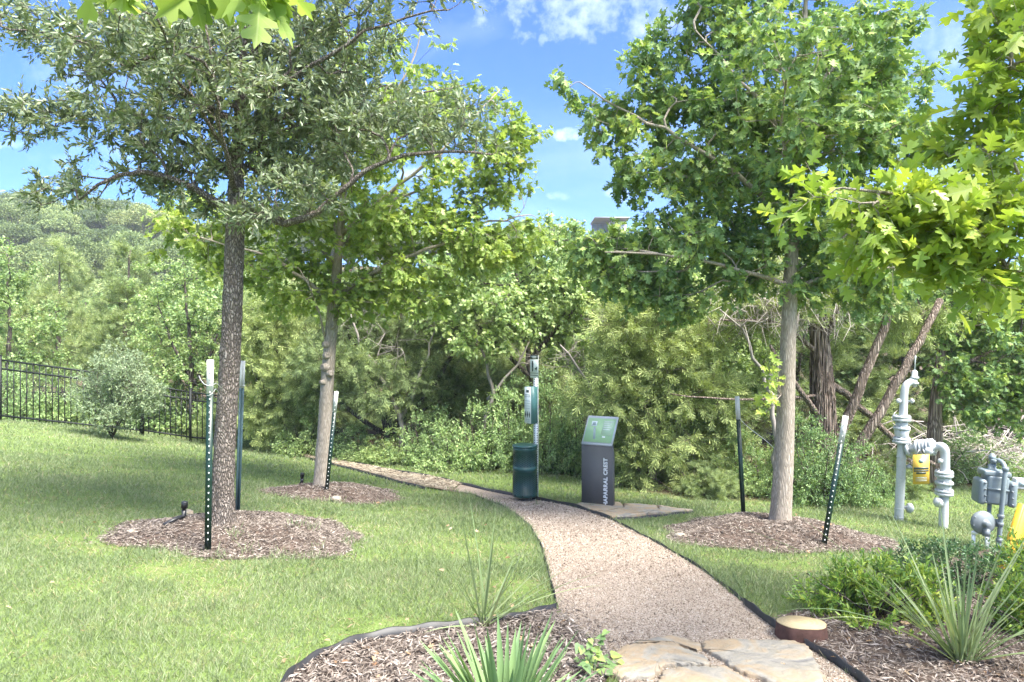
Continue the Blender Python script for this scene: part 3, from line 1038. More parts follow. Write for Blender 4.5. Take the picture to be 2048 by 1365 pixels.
# ------------------------------------------------------------------ trees: skeleton grown towards points spread through the crown
def grow(stems, att, curl=0.35, rtip=0.0035, expo=0.5, path_w=0.2, nodes_from=0.0, wood_k=6, sag=0.0):
    """stems: [(points, radii)] given limbs; att: points each twig end reaches. Returns (Geo of wood, tip directions)"""
    pos, par, dirs, plen, fixr, attachable = [], [], [], [], [], []
    links = []
    for (pts, rad, pi, frac) in stems:
        last = pi
        for i, p in enumerate(pts):
            pos.append(np.array(tuple(p)))
            par.append(last if i == 0 else len(pos) - 2)
            j = par[-1]
            dirs.append(unit(pos[-1] - pos[j]) if j >= 0 else np.array([0, 0, 1.0]))
            plen.append((plen[j] + np.linalg.norm(pos[-1] - pos[j])) if j >= 0 else 0)
            fixr.append(rad[i])
            attachable.append(i / max(1, len(pts) - 1) >= frac)
    nfix = len(pos)
    att = np.asarray(att)
    pa = np.array(pos)
    ok = np.array(attachable)
    dd = np.min(np.linalg.norm(att[:, None] - pa[None, ok], axis=2), 1)
    tips = [0] * len(att)
    for ai in np.argsort(dd):
        p = att[ai]
        pa_ = np.array(pos)
        dist = np.linalg.norm(pa_ - p, axis=1)
        dv = (p - pa_) / np.maximum(dist[:, None], 1e-6)
        cosang = np.sum(dv * np.array(dirs), axis=1)
        cost = dist * (1.25 - 0.25 * cosang) + path_w * np.array(plen)
        cost[~np.array(attachable)] = 1e9
        j = int(np.argmin(cost))
        L = dist[j]
        kseg = int(np.clip(L / 0.16, 2, 9))
        c = pos[j] + dirs[j] * L * curl + rng.normal(0, 0.06 * L, 3) + np.array([0, 0, 0.10 * L - sag * L])
        last = j
        for s in range(1, kseg + 1):
            t = s / kseg
            b = (1 - t) ** 2 * pos[j] + 2 * t * (1 - t) * c + t * t * p
            if s < kseg:
                b = b + rng.normal(0, 0.018 * L, 3)
            pos.append(b)
            par.append(last)
            dirs.append(unit(b - pos[last]))
            plen.append(plen[last] + np.linalg.norm(b - pos[last]))
            fixr.append(0)
            attachable.append(True)
            last = len(pos) - 1
        links.append((j, len(pos) - kseg, len(pos)))
        tips[ai] = last
    w = np.zeros(len(pos))
    for t in tips:
        w[t] += 1
    for i in range(len(pos) - 1, -1, -1):
        if par[i] >= 0:
            w[par[i]] += w[i]
    r = np.maximum(rtip * np.maximum(w, 0.3) ** expo, np.array(fixr))
    g = Geo()
    for (j, a, b) in links:
        idx = [j] + list(range(a, b))
        rr = r[idx].copy()
        rr[0] = min(rr[0], rr[1] * 1.25)
        kk = 3 if rr[1] < 0.006 else (5 if rr[1] < 0.02 else wood_k)
        g.tube([pos[i] for i in idx], rr, kk, cap=False)
    return g, np.array([dirs[t] for t in tips])


def trunk_geo(g, pts, rad, k=22, rings=46, rough=0.05, flare=0.0, seed=0, cap=True):
    pts = np.array([tuple(p) for p in pts])
    s = np.concatenate([[0], np.cumsum(np.linalg.norm(np.diff(pts, axis=0), axis=1))])
    t = np.linspace(0, s[-1], rings)
    Pp = np.stack([np.interp(t, s, pts[:, i]) for i in range(3)], 1)
    for _ in range(2):
        Pp[1:-1] = .25 * Pp[:-2] + .5 * Pp[1:-1] + .25 * Pp[2:]
    rr = np.interp(t, s, rad)
    r2 = np.random.default_rng(seed)
    ph = np.arange(k) * 2 * math.pi / k
    jit = 1 + rough * (0.5 * np.sin(3 * ph[None] + t[:, None] * 2.1 + seed) + 0.35 * np.sin(7 * ph[None] - t[:, None] * 4.3)) + rough * r2.normal(0, 0.5, (rings, k))
    if flare:
        jit = jit * (1 + flare * np.exp(-t / 0.10))[:, None] * (1 + 0.5 * flare * np.exp(-t / 0.12)[:, None] * np.sin(5 * ph)[None])
    g.tube(Pp, rr, k, cap, jit)


def pix_path(pts, d):
    """(px, py[, depth offset]) -> points"""
    return [P(p[0], p[1], d + (p[2] if len(p) > 2 else 0)) for p in pts]


def dense(pts, rad, step=0.18, jit=0.012):
    pts = np.array([tuple(p) for p in pts])
    s = np.concatenate([[0], np.cumsum(np.linalg.norm(np.diff(pts, axis=0), axis=1))])
    n = max(3, int(s[-1] / step))
    t = np.linspace(0, s[-1], n)
    q = np.stack([np.interp(t, s, pts[:, i]) for i in range(3)], 1)
    for _ in range(2):
        q[1:-1] = .25 * q[:-2] + .5 * q[1:-1] + .25 * q[2:]
    q[1:-1] += rng.normal(0, jit, (n - 2, 3))
    return q, np.interp(t, s, rad)


def blob_points(blobs, d, total, zr=0.85, zmin=None, shell=0.45):
    """blobs (px, py, rx, ry[, depth offset[, weight]]) in photograph bearings at distance d -> crown points"""
    wts = np.array([b[2] * b[3] * (b[5] if len(b) > 5 else 1.0) for b in blobs], float)
    cnt = np.maximum(2, (wts / wts.sum() * total).astype(int))
    out = []
    for b, c in zip(blobs, cnt):
        u = rdir(c) * (rnd(c) ** shell)[:, None]
        dz = (b[4] if len(b) > 4 else 0) + u[:, 1] * zr * min(b[2], 1.6 * b[3] + 40) / F * d
        D = d + dz
        X = (b[0] + u[:, 0] * b[2] - 1024) / F * d
        Z = CZ - (b[1] + u[:, 2] * b[3] - 682.5) / F * d
        out.append(np.stack([X, D, Z], 1))
    return np.concatenate(out)


def foliage(tips, dirs, twigs, per, tl, size, tmpl, spread=0.9, up=0.1, droop=0.25, flat=0.6, along=0.35, wood=None, tw_r=0.0016, center=None):
    """leaves on short twigs around each tip; returns arrays C, A, N, S"""
    n = len(tips)
    D = np.repeat(dirs, twigs, 0) * 0.7 + rdir(n * twigs) * spread + np.array([0, 0, up])
    D = unit(D)
    B = np.repeat(tips, twigs, 0)
    L = rnd(n * twigs, tl[0], tl[1])
    if wood is not None:
        for i in range(len(B)):
            pass
        # one three sided prism for each twig, all at once
        s = unit(np.cross(D, np.array([0.31, 0.2, 0.93])))
        t = np.cross(D, s)
        E = B + D * L[:, None]
        ring = [s * 1.0, -s * .5 + t * .87, -s * .5 - t * .87]
        V = np.stack([B + ring[0] * tw_r, B + ring[1] * tw_r, B + ring[2] * tw_r, E + ring[0] * tw_r * .5, E + ring[1] * tw_r * .5, E + ring[2] * tw_r * .5], 1)
        f = np.array([0, 1, 4, 3, 1, 2, 5, 4, 2, 0, 3, 5])
        m = len(B)
        wood.add(V.reshape(-1, 3), (np.arange(m)[:, None] * 6 + f[None]).ravel(), np.full(m * 3, 4))
    m = n * twigs * per
    t = np.tile((np.arange(per) + 0.6) / per, n * twigs) * rnd(m, 0.85, 1.12)
    Dm = np.repeat(D, per, 0)
    C = np.repeat(B, per, 0) + Dm * (t * np.repeat(L, per))[:, None]
    side = unit(np.cross(Dm, rdir(m)))
    A = unit(Dm * along + side * (1 - along * 0.6) + np.array([0, 0, -droop]))
    N = unit(rdir(m) * (1 - flat) + np.array([0, 0, flat]))
    S = rnd(m, size[0], size[1])
    return C, A, N, S


_vein = {}


def veined(m):
    """the same leaf with its midrib and side veins a little paler"""
    if m.name in _vein:
        return _vein[m.name]
    c = m.copy()
    c.name = m.name + ' with veins'
    _vein[m.name] = c
    nt = c.node_tree
    w = M.__new__(M)
    w.m, w.n, w.l, w.b = c, nt.nodes, nt.links, nt.nodes['Principled BSDF']
    src = w.b.inputs['Base Color'].links[0].from_socket
    sp_ = w.n.new('ShaderNodeSeparateXYZ')
    w.l.new(w.coord('Object'), sp_.inputs[0])
    ay = w.math('ABSOLUTE', sp_.outputs[1])
    rib = w.math('LESS_THAN', ay, 0.014)
    fr = w.math('FRACT', w.math('MULTIPLY', w.math('SUBTRACT', sp_.outputs[0], w.math('MULTIPLY', ay, 0.75)), 6.0))
    lat = w.math('MULTIPLY', w.math('LESS_THAN', fr, 0.10), 0.55)
    spot = w.math('MULTIPLY', w.math('SUBTRACT', w.noise(w.coord('Object'), 7.0, 4, 0.7), 0.62, True), 5.0, True)
    col = w.mix(w.math('MAXIMUM', rib, lat), src, w.mix(0.5, src, (0.55, 0.60, 0.25)))
    col = w.mix(w.math('MULTIPLY', spot, 0.5), col, (0.30, 0.22, 0.09))
    w.l.new(col, w.b.inputs['Base Color'])
    return c


def leaf_objects(root, C, A, N, S, tmpl, m, count, name='leaf', min_y=0.5):
    """the leaves that show largest become single parts; returns the mask of the rest"""
    px = 1024 + C[:, 0] / np.maximum(C[:, 1], .05) * F
    py = 682.5 - (C[:, 2] - CZ) / np.maximum(C[:, 1], .05) * F
    vis = (C[:, 1] > min_y) & (px > -20) & (px < 2068) & (py > -20) & (py < 1385)
    key = np.where(vis, S / np.maximum(C[:, 1], .05), -1)
    order = np.argsort(-key)[:count]
    order = order[key[order] > 0]
    kinds = LOBED_KINDS if tmpl is T_LOBED else [tmpl]
    mes = []
    for tk in kinds:
        me = Geo().faces(np.array(tk[0], float), tk[1]).mesh(name)
        me.materials.append(veined(m))
        mes.append(me)
    rl = Vector(rootloc(root))
    for i in order:
        a = Vector(A[i]).normalized()
        b = Vector(N[i]).cross(a).normalized()
        n = a.cross(b)
        o = bpy.data.objects.new(name, mes[int(i) % len(mes)])
        COL.objects.link(o)
        o.parent = root
        mm = Matrix((a, b, n)).transposed().to_4x4() @ Matrix.Scale(float(S[i]), 4)
        mm.translation = Vector(C[i]) - rl
        o.matrix_local = mm
    keep = np.ones(len(C), bool)
    keep[order] = False
    return keep


def big_tree(name, label, d, trunk, trad, limbs, blobs, natt, leaf, bark, tmpl, fol, flare=0.35, rough=0.05, group=None, attach_py=None, single=0, rtip=0.003, zr=0.85, extra_att=None, sag=0.0):
    tp = pix_path(trunk, d)
    root = thing(name, label, 'tree', tp[0], group)
    tg = Geo()
    below = [p for p in trunk]
    trunk_geo(tg, tp, trad, 26, 90, rough, flare, seed=int(d * 10))
    stems = []
    q, rr = dense(tp, trad, 0.15)
    stems.append((q, rr * 0.98, -1, 0.5 if attach_py is None else attach_py))
    base = 0
    for (pts, r0, r1) in limbs:
        lp = pix_path(pts, d)
        q2, r2 = dense(lp, np.linspace(r0, r1, len(lp)), 0.16)
        j = int(np.argmin(np.linalg.norm(stems[0][0] - q2[0], axis=1)))
        stems.append((q2, r2, j, 0.22))
        tg.tube(q2, r2, 9, True)
    att = blob_points(blobs, d, natt, zr)
    if extra_att is not None:
        att = np.concatenate([att, extra_att])
    wg, dirs = grow(stems, att, rtip=rtip, sag=sag)
    V, L, C_ = wg.data()
    tg.add(V, L, C_)
    C, A, N, S = foliage(att, dirs, wood=tg, tmpl=tmpl, **fol)
    part('trunk', tg, bark, root, smooth=True)
    keep = np.ones(len(C), bool)
    if single:
        keep = leaf_objects(root, C, A, N, S, tmpl, leaf, single)
    cg = Geo()
    leaves(cg, C[keep], A[keep], N[keep], S[keep], *tmpl)
    part('crown', cg, leaf, root, kind='stuff' if single else None)
    return root


# 1: live oak ------------------------------------------------------------
big_tree('live_oak_tree', 'live oak with rough dark bark and small grey green leaves between two posts', 6.0,
         [(446, 1062), (446, 1000), (449, 900), (456, 780), (463, 650), (469, 520), (472, 420), (474, 330), (480, 220), (488, 90), (496, -60)],
         [.098, .094, .089, .085, .083, .080, .078, .056, .045, .032, .016],
         [([(470, 425), (420, 395, -.1), (370, 378, -.2), (300, 330, -.35), (210, 350, -.5), (160, 400, -.6)], .040, .008),
          ([(474, 400), (505, 432, -.15), (560, 450, -.3), (625, 440, -.4), (690, 375, -.45), (770, 320, -.5), (880, 300, -.5), (985, 310, -.5)], .042, .008),
          ([(474, 360), (440, 330, .1), (380, 285, .2), (290, 250, .25), (180, 228, .3), (60, 230, .35), (-30, 215, .4)], .034, .007),
          ([(478, 250), (420, 215, -.1), (330, 165, -.25), (230, 110, -.3), (120, 70, -.4), (20, 60, -.4)], .030, .007),
          ([(478, 300), (530, 250, .2), (600, 210, .3), (700, 240, .5), (800, 200, .7), (930, 170, .8)], .032, .006),
          ([(482, 215), (520, 185, -.2), (570, 180, -.35), (620, 135, -.4), (680, 90, -.5), (790, 40, -.5), (900, 20, -.5)], .030, .006),
          ([(474, 390), (455, 330, -.4), (440, 260, -.7), (430, 150, -.9), (410, 40, -1.0)], .026, .006),
          ([(480, 240), (500, 120, .4), (560, 20, .6), (600, -90, .8)], .026, .006)],
         [(55, 60, 100, 38), (90, 235, 130, 34), (20, 225, 60, 40), (200, 110, 110, 60), (250, 250, 110, 60), (210, 385, 75, 42, -.4, .8), (150, 420, 40, 25, -.6, .6), (330, 60, 120, 60),
          (400, 150, 140, 100), (420, 270, 150, 90), (340, 340, 110, 55), (410, 400, 90, 40, 0, .7), (560, 90, 140, 90), (600, 210, 150, 90), (560, 320, 130, 70), (620, 410, 110, 45, -.3), (540, 445, 60, 26, -.3),
          (730, 70, 110, 70, -.3), (760, 290, 110, 55, -.4), (890, 285, 90, 45, -.5, .8), (960, 300, 55, 34, -.5, .8), (870, 210, 80, 45, .4, .7), (950, 165, 50, 30, .6, .6), (850, 30, 70, 35, -.5, .6), (930, 40, 22, 22, -.5, .4), (700, 180, 110, 70, .3),
          (480, -110, 330, 90, 0, .7), (480, 40, 200, 110, 1.0, .8), (430, 200, 200, 120, -1.0, .8), (560, 200, 200, 120, .9, .8)],
         1250, MT['liveoak'], MT['bark_live'], T_OVAL,
         dict(twigs=5, per=12, tl=(.08, .22), size=(.036, .066), spread=1.0, up=.12, droop=.05, flat=.25, along=.75),
         flare=.25, rough=.07, attach_py=.62, rtip=.0026)

# 2: middle oak ----------------------------------------------------------
big_tree('red_oak_tree', 'oak with knotted pale grey trunk and bright green leaves behind the live oak', 9.0,
         [(640, 985), (643, 940), (650, 850), (654, 770), (660, 690), (667, 615), (672, 560), (680, 470), (690, 350), (705, 210), (720, 90)],
         [.096, .091, .086, .083, .080, .078, .066, .050, .040, .028, .014],
         [([(664, 620), (640, 585, -.1), (600, 550, -.2), (540, 510, -.3), (460, 490, -.3), (380, 470, -.2)], .034, .007),
          ([(670, 600), (715, 560, -.1), (790, 520, -.2), (880, 490, -.2), (990, 440, -.1), (1060, 430, 0)], .036, .007),
          ([(654, 690), (640, 640, -.15), (632, 590, -.3), (600, 540, -.4)], .016, .007),
          ([(676, 540), (620, 470, .2), (560, 400, .3), (470, 400, .4)], .030, .007),
          ([(680, 470), (760, 400, -.2), (850, 330, -.3), (940, 250, -.3), (1000, 180, -.2)], .034, .007),
          ([(684, 430), (780, 400, .3), (900, 370, .5), (1030, 330, .6)], .030, .006),
          ([(690, 350), (760, 230, .2), (830, 120, .3), (850, 40, .3)], .026, .006),
          ([(690, 330), (630, 230, 0), (580, 130, 0)], .026, .006)],
         [(400, 480, 90, 50), (450, 550, 60, 35, 0, .6), (360, 430, 50, 40), (560, 530, 110, 50, 0, 1.5), (620, 590, 90, 36, 0, 1.6), (730, 590, 90, 40, 0, 1.6), (800, 540, 110, 45, 0, 1.6), (760, 450, 150, 70, 0, 1.3), (900, 460, 100, 60, 0, 1.4), (970, 490, 100, 44, 0, 1.5), (1040, 470, 60, 40, 0, 1.3), (860, 600, 70, 30, 0, 1.3),
          (930, 340, 110, 70), (1020, 290, 60, 55), (1050, 260, 36, 36), (1000, 380, 60, 40), (985, 215, 45, 40, 0, .7), (860, 220, 100, 90, 0, .6), (720, 250, 130, 100, 0, .6), (600, 350, 120, 80), (830, 120, 70, 60, 0, .45), (700, 110, 110, 60, 0, .45), (560, 450, 110, 60), (480, 430, 90, 50),
          (680, 400, 130, 90, .9), (760, 300, 150, 90, -.9)],
         760, MT['limeoak'], MT['bark_red'], T_LOBED,
         dict(twigs=4, per=7, tl=(.12, .30), size=(.075, .125), spread=.9, up=.05, droop=.35, flat=.55, along=.45),
         flare=.25, rough=.05, attach_py=.42, rtip=.0028)

kn = [o for o in COL.objects if o.name.startswith('red_oak_tree') and o.parent is None][0]
for (px_, py_, dx_, r_) in ((652, 690, -.9, .040), (654, 712, .3, .045), (650, 735, -.6, .05), (660, 748, .7, .04), (647, 765, -.9, .03), (664, 655, .2, .03)):
    c_ = P(px_, py_, 8.93)
    v_ = Vector((dx_, -.8, .12)).normalized()
    part('knot', Geo().lathe(c_, v_, [(-.04, r_ * 1.3), (.0, r_ * 1.25), (.025, r_), (.045, r_ * .85), (.052, r_ * .5), (.04, r_ * .2)], 12), MT['bark_red'], kn, smooth=True)
# 3: oak right of the path -----------------------------------------------
big_tree('red_oak_tree', 'tall oak with straight grey trunk and lobed leaves beside the gas pipes', 7.2,
         [(1560, 1055), (1562, 1010), (1569, 900), (1573, 780), (1577, 660), (1581, 560), (1585, 470), (1591, 350), (1600, 200), (1609, 50), (1615, -80)],
         [.110, .105, .096, .086, .076, .072, .060, .050, .038, .026, .012],
         [([(1582, 572), (1550, 560, -.1), (1490, 545, -.2), (1400, 520, -.3), (1300, 505, -.35), (1210, 505, -.4)], .030, .007),
          ([(1582, 580), (1620, 562, -.1), (1680, 545, -.2), (1760, 535, -.2), (1830, 530, -.2)], .026, .006),
          ([(1586, 450), (1530, 400, -.1), (1450, 330, -.2), (1350, 270, -.2), (1250, 220, -.1), (1160, 165, 0)], .034, .007),
          ([(1586, 460), (1500, 440, .3), (1400, 410, .5), (1300, 370, .6)], .026, .006),
          ([(1592, 350), (1660, 300, .1), (1760, 270, .1), (1870, 250, .1)], .030, .006),
          ([(1594, 320), (1540, 230, -.3), (1470, 140, -.4), (1390, 60, -.4)], .030, .006),
          ([(1600, 220), (1660, 140, -.2), (1720, 80, -.2), (1760, 20, -.1)], .026, .006),
          ([(1590, 380), (1570, 330, -.5), (1560, 260, -.8), (1570, 180, -1.0)], .024, .006)],
         [(1160, 170, 34, 22, 0, 1.3), (1215, 235, 50, 55, 0, 1.5), (1270, 140, 50, 40, 0, 1.4), (1290, 250, 80, 80, 0, 1.3), (1290, 345, 80, 45, 0, 1.5), (1390, 60, 90, 70), (1400, 200, 110, 90), (1400, 330, 110, 70), (1510, 60, 110, 90), (1530, 220, 130, 110),
          (1530, 380, 120, 70), (1660, 120, 110, 90), (1680, 270, 120, 100), (1790, 250, 70, 80), (1850, 290, 50, 45), (1700, 410, 110, 60), (1400, 480, 130, 55, 0, 1.6), (1250, 500, 90, 40, 0, 2.4), (1170, 510, 50, 30, 0, 2.2), (1330, 570, 80, 50, 0, 2.3), (1370, 610, 40, 30, 0, 1.6), (1260, 550, 60, 36, 0, 1.6),
          (1490, 550, 90, 40, 0, 1.8), (1670, 550, 90, 45, 0, 1.8), (1770, 570, 70, 45, 0, 1.8), (1600, 470, 110, 50, 0, 1.6), (1800, 460, 70, 60, 0, 1.5), (1560, -70, 250, 80), (1560, 250, 190, 150, -.9), (1560, 300, 190, 150, .9), (1780, 160, 60, 50), (1640, 590, 60, 25)],
         880, MT['redoak'], MT['bark_red'], T_LOBED,
         dict(twigs=4, per=8, tl=(.12, .28), size=(.075, .125), spread=.9, up=.05, droop=.35, flat=.5, along=.45),
         flare=.14, rough=.035, attach_py=.42, single=300, rtip=.0028)
# water shoots low on that trunk
q0 = P(1566, 800, 7.2)

# 4: near oak whose branches reach in from the right ----------------------
nt = [(3.75, 3.3, gz(3.75, 3.3) - 0.02), (3.74, 3.3, 1.0), (3.70, 3.28, 2.0), (3.66, 3.26, 3.0), (3.6, 3.2, 4.2), (3.55, 3.1, 5.4)]


def world_tree(name, label, trunk, trad, limbs, att, leaf, bark, tmpl, fol, single, rtip=.0026, frac=.35):
    root = thing(name, label, 'tree', trunk[0])
    tg = Geo()
    trunk_geo(tg, [Vector(p) for p in trunk], trad, 20, 60, .04, .25, 3)
    q, rr = dense(trunk, trad, .18)
    stems = [(q, rr, -1, frac)]
    for (pts, r0, r1) in limbs:
        q2, r2 = dense(pts, np.linspace(r0, r1, len(pts)), .16)
        j = int(np.argmin(np.linalg.norm(q - q2[0], axis=1)))
        stems.append((q2, r2, j, .15))
        tg.tube(q2, r2, 8, True)
    wg, dirs = grow(stems, att, rtip=rtip)
    tg.add(*wg.data())
    C, A, N, S = foliage(att, dirs, wood=tg, tmpl=tmpl, **fol)
    part('trunk', tg, bark, root, smooth=True)
    keep = leaf_objects(root, C, A, N, S, tmpl, leaf, single)
    cg = Geo()
    leaves(cg, C[keep], A[keep], N[keep], S[keep], *tmpl)
    part('crown', cg, leaf, root, kind='stuff')
    return root


def ell(c, r, n, shell=.4):
    return np.array(c) + rdir(n) * (rnd(n) ** shell)[:, None] * np.array(r)


att = np.concatenate([
    blob_points([(2020, 40, 60, 40), (1990, 130, 70, 34), (2010, 220, 60, 40), (1980, 310, 80, 30)], 3.0, 34, .9),
    blob_points([(1640, 395, 34, 22), (1730, 425, 80, 34), (1850, 400, 100, 40), (1850, 470, 120, 40), (1990, 420, 90, 50), (1980, 500, 100, 36), (1900, 520, 60, 22), (1990, 560, 80, 26), (1790, 450, 70, 22)], 2.9, 74, .8),
    ell((3.5, 2.8, 4.2), (1.3, 1.5, 1.0), 110), ell((3.8, 3.5, 3.0), (.8, .9, .8), 50)])
world_tree('yellow_oak_tree', 'near oak with large yellow green leaves reaching in beside the tall oak', nt, [.12, .11, .10, .085, .06, .03],
           [([(3.68, 3.27, 2.1), (3.0, 3.1, 2.3), (2.4, 3.0, 2.35), (1.8, 2.95, 2.32), (1.4, 2.9, 2.35)], .028, .005),
            ([(3.66, 3.26, 2.6), (3.0, 3.05, 2.8), (2.4, 3.0, 2.85), (2.0, 3.0, 2.95)], .026, .005),
            ([(3.66, 3.26, 2.0), (3.0, 3.0, 1.95), (2.5, 2.95, 1.95), (2.1, 2.9, 2.0)], .022, .005),
            ([(3.62, 3.2, 3.6), (3.3, 2.8, 4.1), (3.0, 2.4, 4.5), (2.8, 2.0, 4.8)], .035, .008)],
           att, MT['nearoak'], MT['bark_red'], T_LOBED, dict(twigs=3, per=6, tl=(.10, .26), size=(.075, .13), spread=.8, up=.12, droop=.15, flat=.5, along=.5), 300)

# 5: oak behind the camera, one twig hanging into the view -----------------
ot = [(-2.7, -1.1, gz(-2.7, -1.1) - .02), (-2.68, -1.1, 1.2), (-2.62, -1.05, 2.4), (-2.55, -1.0, 3.6), (-2.5, -.95, 5.2)]
att = np.concatenate([
    blob_points([(285, -55, 30, 8), (350, -65, 30, 8), (425, -60, 30, 8), (490, -45, 20, 8), (530, -50, 20, 8)], 1.75, 11, .8, shell=.6),
    ell((-2.5, -1.0, 4.8), (1.8, 1.4, .9), 110)])
world_tree('overhead_oak_tree', 'lobed oak leaves hanging close overhead in front of the live oak crown', ot, [.14, .13, .115, .09, .04],
           [([(-2.6, -1.05, 2.9), (-2.2, -.1, 3.1), (-1.6, .9, 2.9), (-1.1, 1.6, 2.66), (-.75, 1.75, 2.60)], .03, .004),
            ([(-2.55, -1., 3.6), (-2.0, -1.1, 4.2), (-1.6, -1.2, 4.7)], .045, .008)],
           att, MT['limeoak'], MT['bark_red'], T_LOBED, dict(twigs=2, per=3, tl=(.05, .14), size=(.10, .155), spread=.8, up=-.1, droop=.5, flat=.35, along=.55), 60)


# ------------------------------------------------------------------ the wooded edge
def gen_tree(name, label, base, stems, att, leaf, bark, tmpl, fol, cat='tree', group=None, rtip=.004, woodname='trunk', crownname='crown', curl=.35, sag=0.0, frac=.3):
    root = thing(name, label, cat, base, group)
    tg = Geo()
    st = []
    for i, (pts, r0, r1) in enumerate(stems):
        q, rr = dense(pts, np.linspace(r0, r1, len(pts)), .22)
        j = -1 if i == 0 else int(np.argmin(np.linalg.norm(st[0][0] - q[0], axis=1)))
        st.append((q, rr, j, frac if i == 0 else .2))
        tg.tube(q, rr, 8, True)
    wg, dirs = grow(st, att, rtip=rtip, curl=curl, sag=sag)
    tg.add(*wg.data())
    C, A, N, S = foliage(att, dirs, wood=tg, tmpl=tmpl, **fol)
    part(woodname, tg, bark, root, smooth=True)
    cg = Geo()
    leaves(cg, C, A, N, S, *tmpl)
    part(crownname, cg, leaf, root)
    return root


FOL_LEAF = dict(twigs=7, per=13, tl=(.15, .42), size=(.055, .095), spread=.95, up=.1, droop=.2, flat=.35, along=.45, tw_r=.003)
FOL_CED = dict(twigs=8, per=13, tl=(.18, .50), size=(.10, .19), spread=.75, up=.25, droop=-.05, flat=.2, along=.8, tw_r=.003)
FOL_DROOP = dict(twigs=8, per=13, tl=(.2, .55), size=(.10, .19), spread=.8, up=-.15, droop=.25, flat=.2, along=.8, tw_r=.003)
FOL_SHRUB = dict(twigs=6, per=10, tl=(.10, .28), size=(.04, .07), spread=1.0, up=.15, droop=.1, flat=.35, along=.4, tw_r=.002)


def belt(name, label, d, bpx, stems, blobs, natt, leaf, bark, tmpl, fol, **kw):
    bx = (bpx - 1024) / F * d
    b = Vector((bx, d, gz(bx, d) - .05))
    ss = []
    for (pts, r0, r1) in stems:
        pp = pix_path(pts, d)
        if not ss:
            pp = [b] + pp
        ss.append((pp, r0, r1))
    return gen_tree(name, label, b, ss, blob_points(blobs, d, natt, .9), leaf, bark, tmpl, fol, **kw)


belt('leafy_tree', 'pale green leafy tree behind the black fence at the edge of the picture', 17, 10, [([(15, 760), (20, 650), (15, 560)], .09, .02)],
     [(20, 560, 60, 50), (60, 640, 60, 50), (-40, 600, 70, 80), (40, 720, 70, 50), (-10, 500, 40, 30)], 120, MT['elm'], MT['bark_dark'], T_DIAMOND, FOL_LEAF)
belt('juniper_tree', 'broad olive juniper behind the fence below the hillside', 21, 120, [([(120, 740), (115, 640), (120, 520)], .12, .02)],
     [(105, 640, 80, 60), (120, 560, 50, 50), (90, 710, 100, 50), (170, 690, 60, 60), (125, 505, 20, 25), (60, 600, 40, 30)], 150, MT['juniper'], MT['bark_dark'], T_SPRAY, FOL_CED)
belt('juniper_tree', 'pointed dark juniper above the grey green shrub at the fence', 19, 250, [([(250, 780), (250, 640), (262, 500)], .12, .02)],
     [(262, 525, 30, 35), (255, 580, 50, 40), (245, 640, 65, 45), (240, 710, 80, 50), (235, 790, 90, 50)], 150, MT['juniper'], MT['bark_dark'], T_SPRAY, FOL_CED)
belt('leafy_tree', 'bright leafy tree beside the rough trunk above the fence end', 17, 385, [([(385, 800), (380, 680), (370, 560)], .10, .02), ([(384, 780), (430, 690), (450, 620)], .05, .015), ([(384, 760), (340, 680), (320, 620)], .05, .015)],
     [(370, 550, 80, 50), (320, 600, 60, 50), (340, 670, 80, 55), (430, 640, 80, 60), (390, 740, 90, 55), (450, 760, 60, 50), (400, 830, 100, 50), (480, 590, 50, 45), (330, 770, 50, 50)], 210, MT['elm'], MT['bark_dark'], T_DIAMOND, FOL_LEAF)
belt('juniper_tree', 'pale juniper between the two trunks on the lawn', 14.2, 560, [([(560, 820), (550, 720), (560, 600)], .10, .02), ([(560, 840), (520, 790), (500, 720)], .05, .015), ([(560, 840), (600, 780), (620, 700)], .05, .015)],
     [(560, 600, 60, 40), (530, 660, 70, 50), (590, 680, 60, 50), (540, 740, 80, 50), (600, 770, 60, 50), (520, 810, 60, 45), (570, 840, 70, 40)], 190, MT['juniperpale'], MT['bark_dark'], T_SPRAY, FOL_DROOP)
belt('juniper_tree', 'dark juniper with leaning bare stems behind the knotted trunk', 13.6, 770, [([(780, 860), (750, 780), (700, 680), (690, 600)], .11, .025), ([(780, 870), (800, 780), (790, 680), (810, 600)], .09, .02), ([(775, 870), (720, 840), (670, 800), (640, 740)], .06, .02), ([(782, 860), (850, 800), (900, 720), (930, 660)], .07, .02), ([(782, 850), (840, 830), (880, 800)], .05, .015)],
     [(700, 640, 80, 40), (790, 650, 80, 45), (660, 720, 60, 36, -.3), (740, 720, 70, 36, -.5), (850, 730, 80, 40, -.3), (890, 660, 60, 45), (660, 790, 50, 36), (800, 780, 60, 30, -.6), (900, 790, 60, 40), (760, 580, 70, 40)], 210, MT['juniper'], MT['bark_dark'], T_SPRAY, FOL_DROOP)
belt('leafy_oak_tree', 'bright light green oak above the green bin post', 13.0, 1075, [([(1080, 860), (1060, 740), (1040, 620), (1030, 500)], .09, .02), ([(1065, 760), (990, 680), (920, 620)], .05, .012), ([(1060, 720), (1130, 640), (1190, 570)], .05, .012)],
     [(1000, 500, 100, 36), (940, 560, 90, 45), (1040, 570, 90, 50), (900, 630, 70, 45), (950, 680, 70, 36, -.4), (1060, 650, 90, 50), (1140, 590, 80, 55), (1190, 530, 60, 45), (1130, 690, 70, 50), (1000, 620, 80, 40, -.6), (1100, 480, 70, 30)], 250, MT['elm'], MT['bark_dark'], T_DIAMOND, dict(FOL_LEAF, size=(.065, .11), droop=.35))
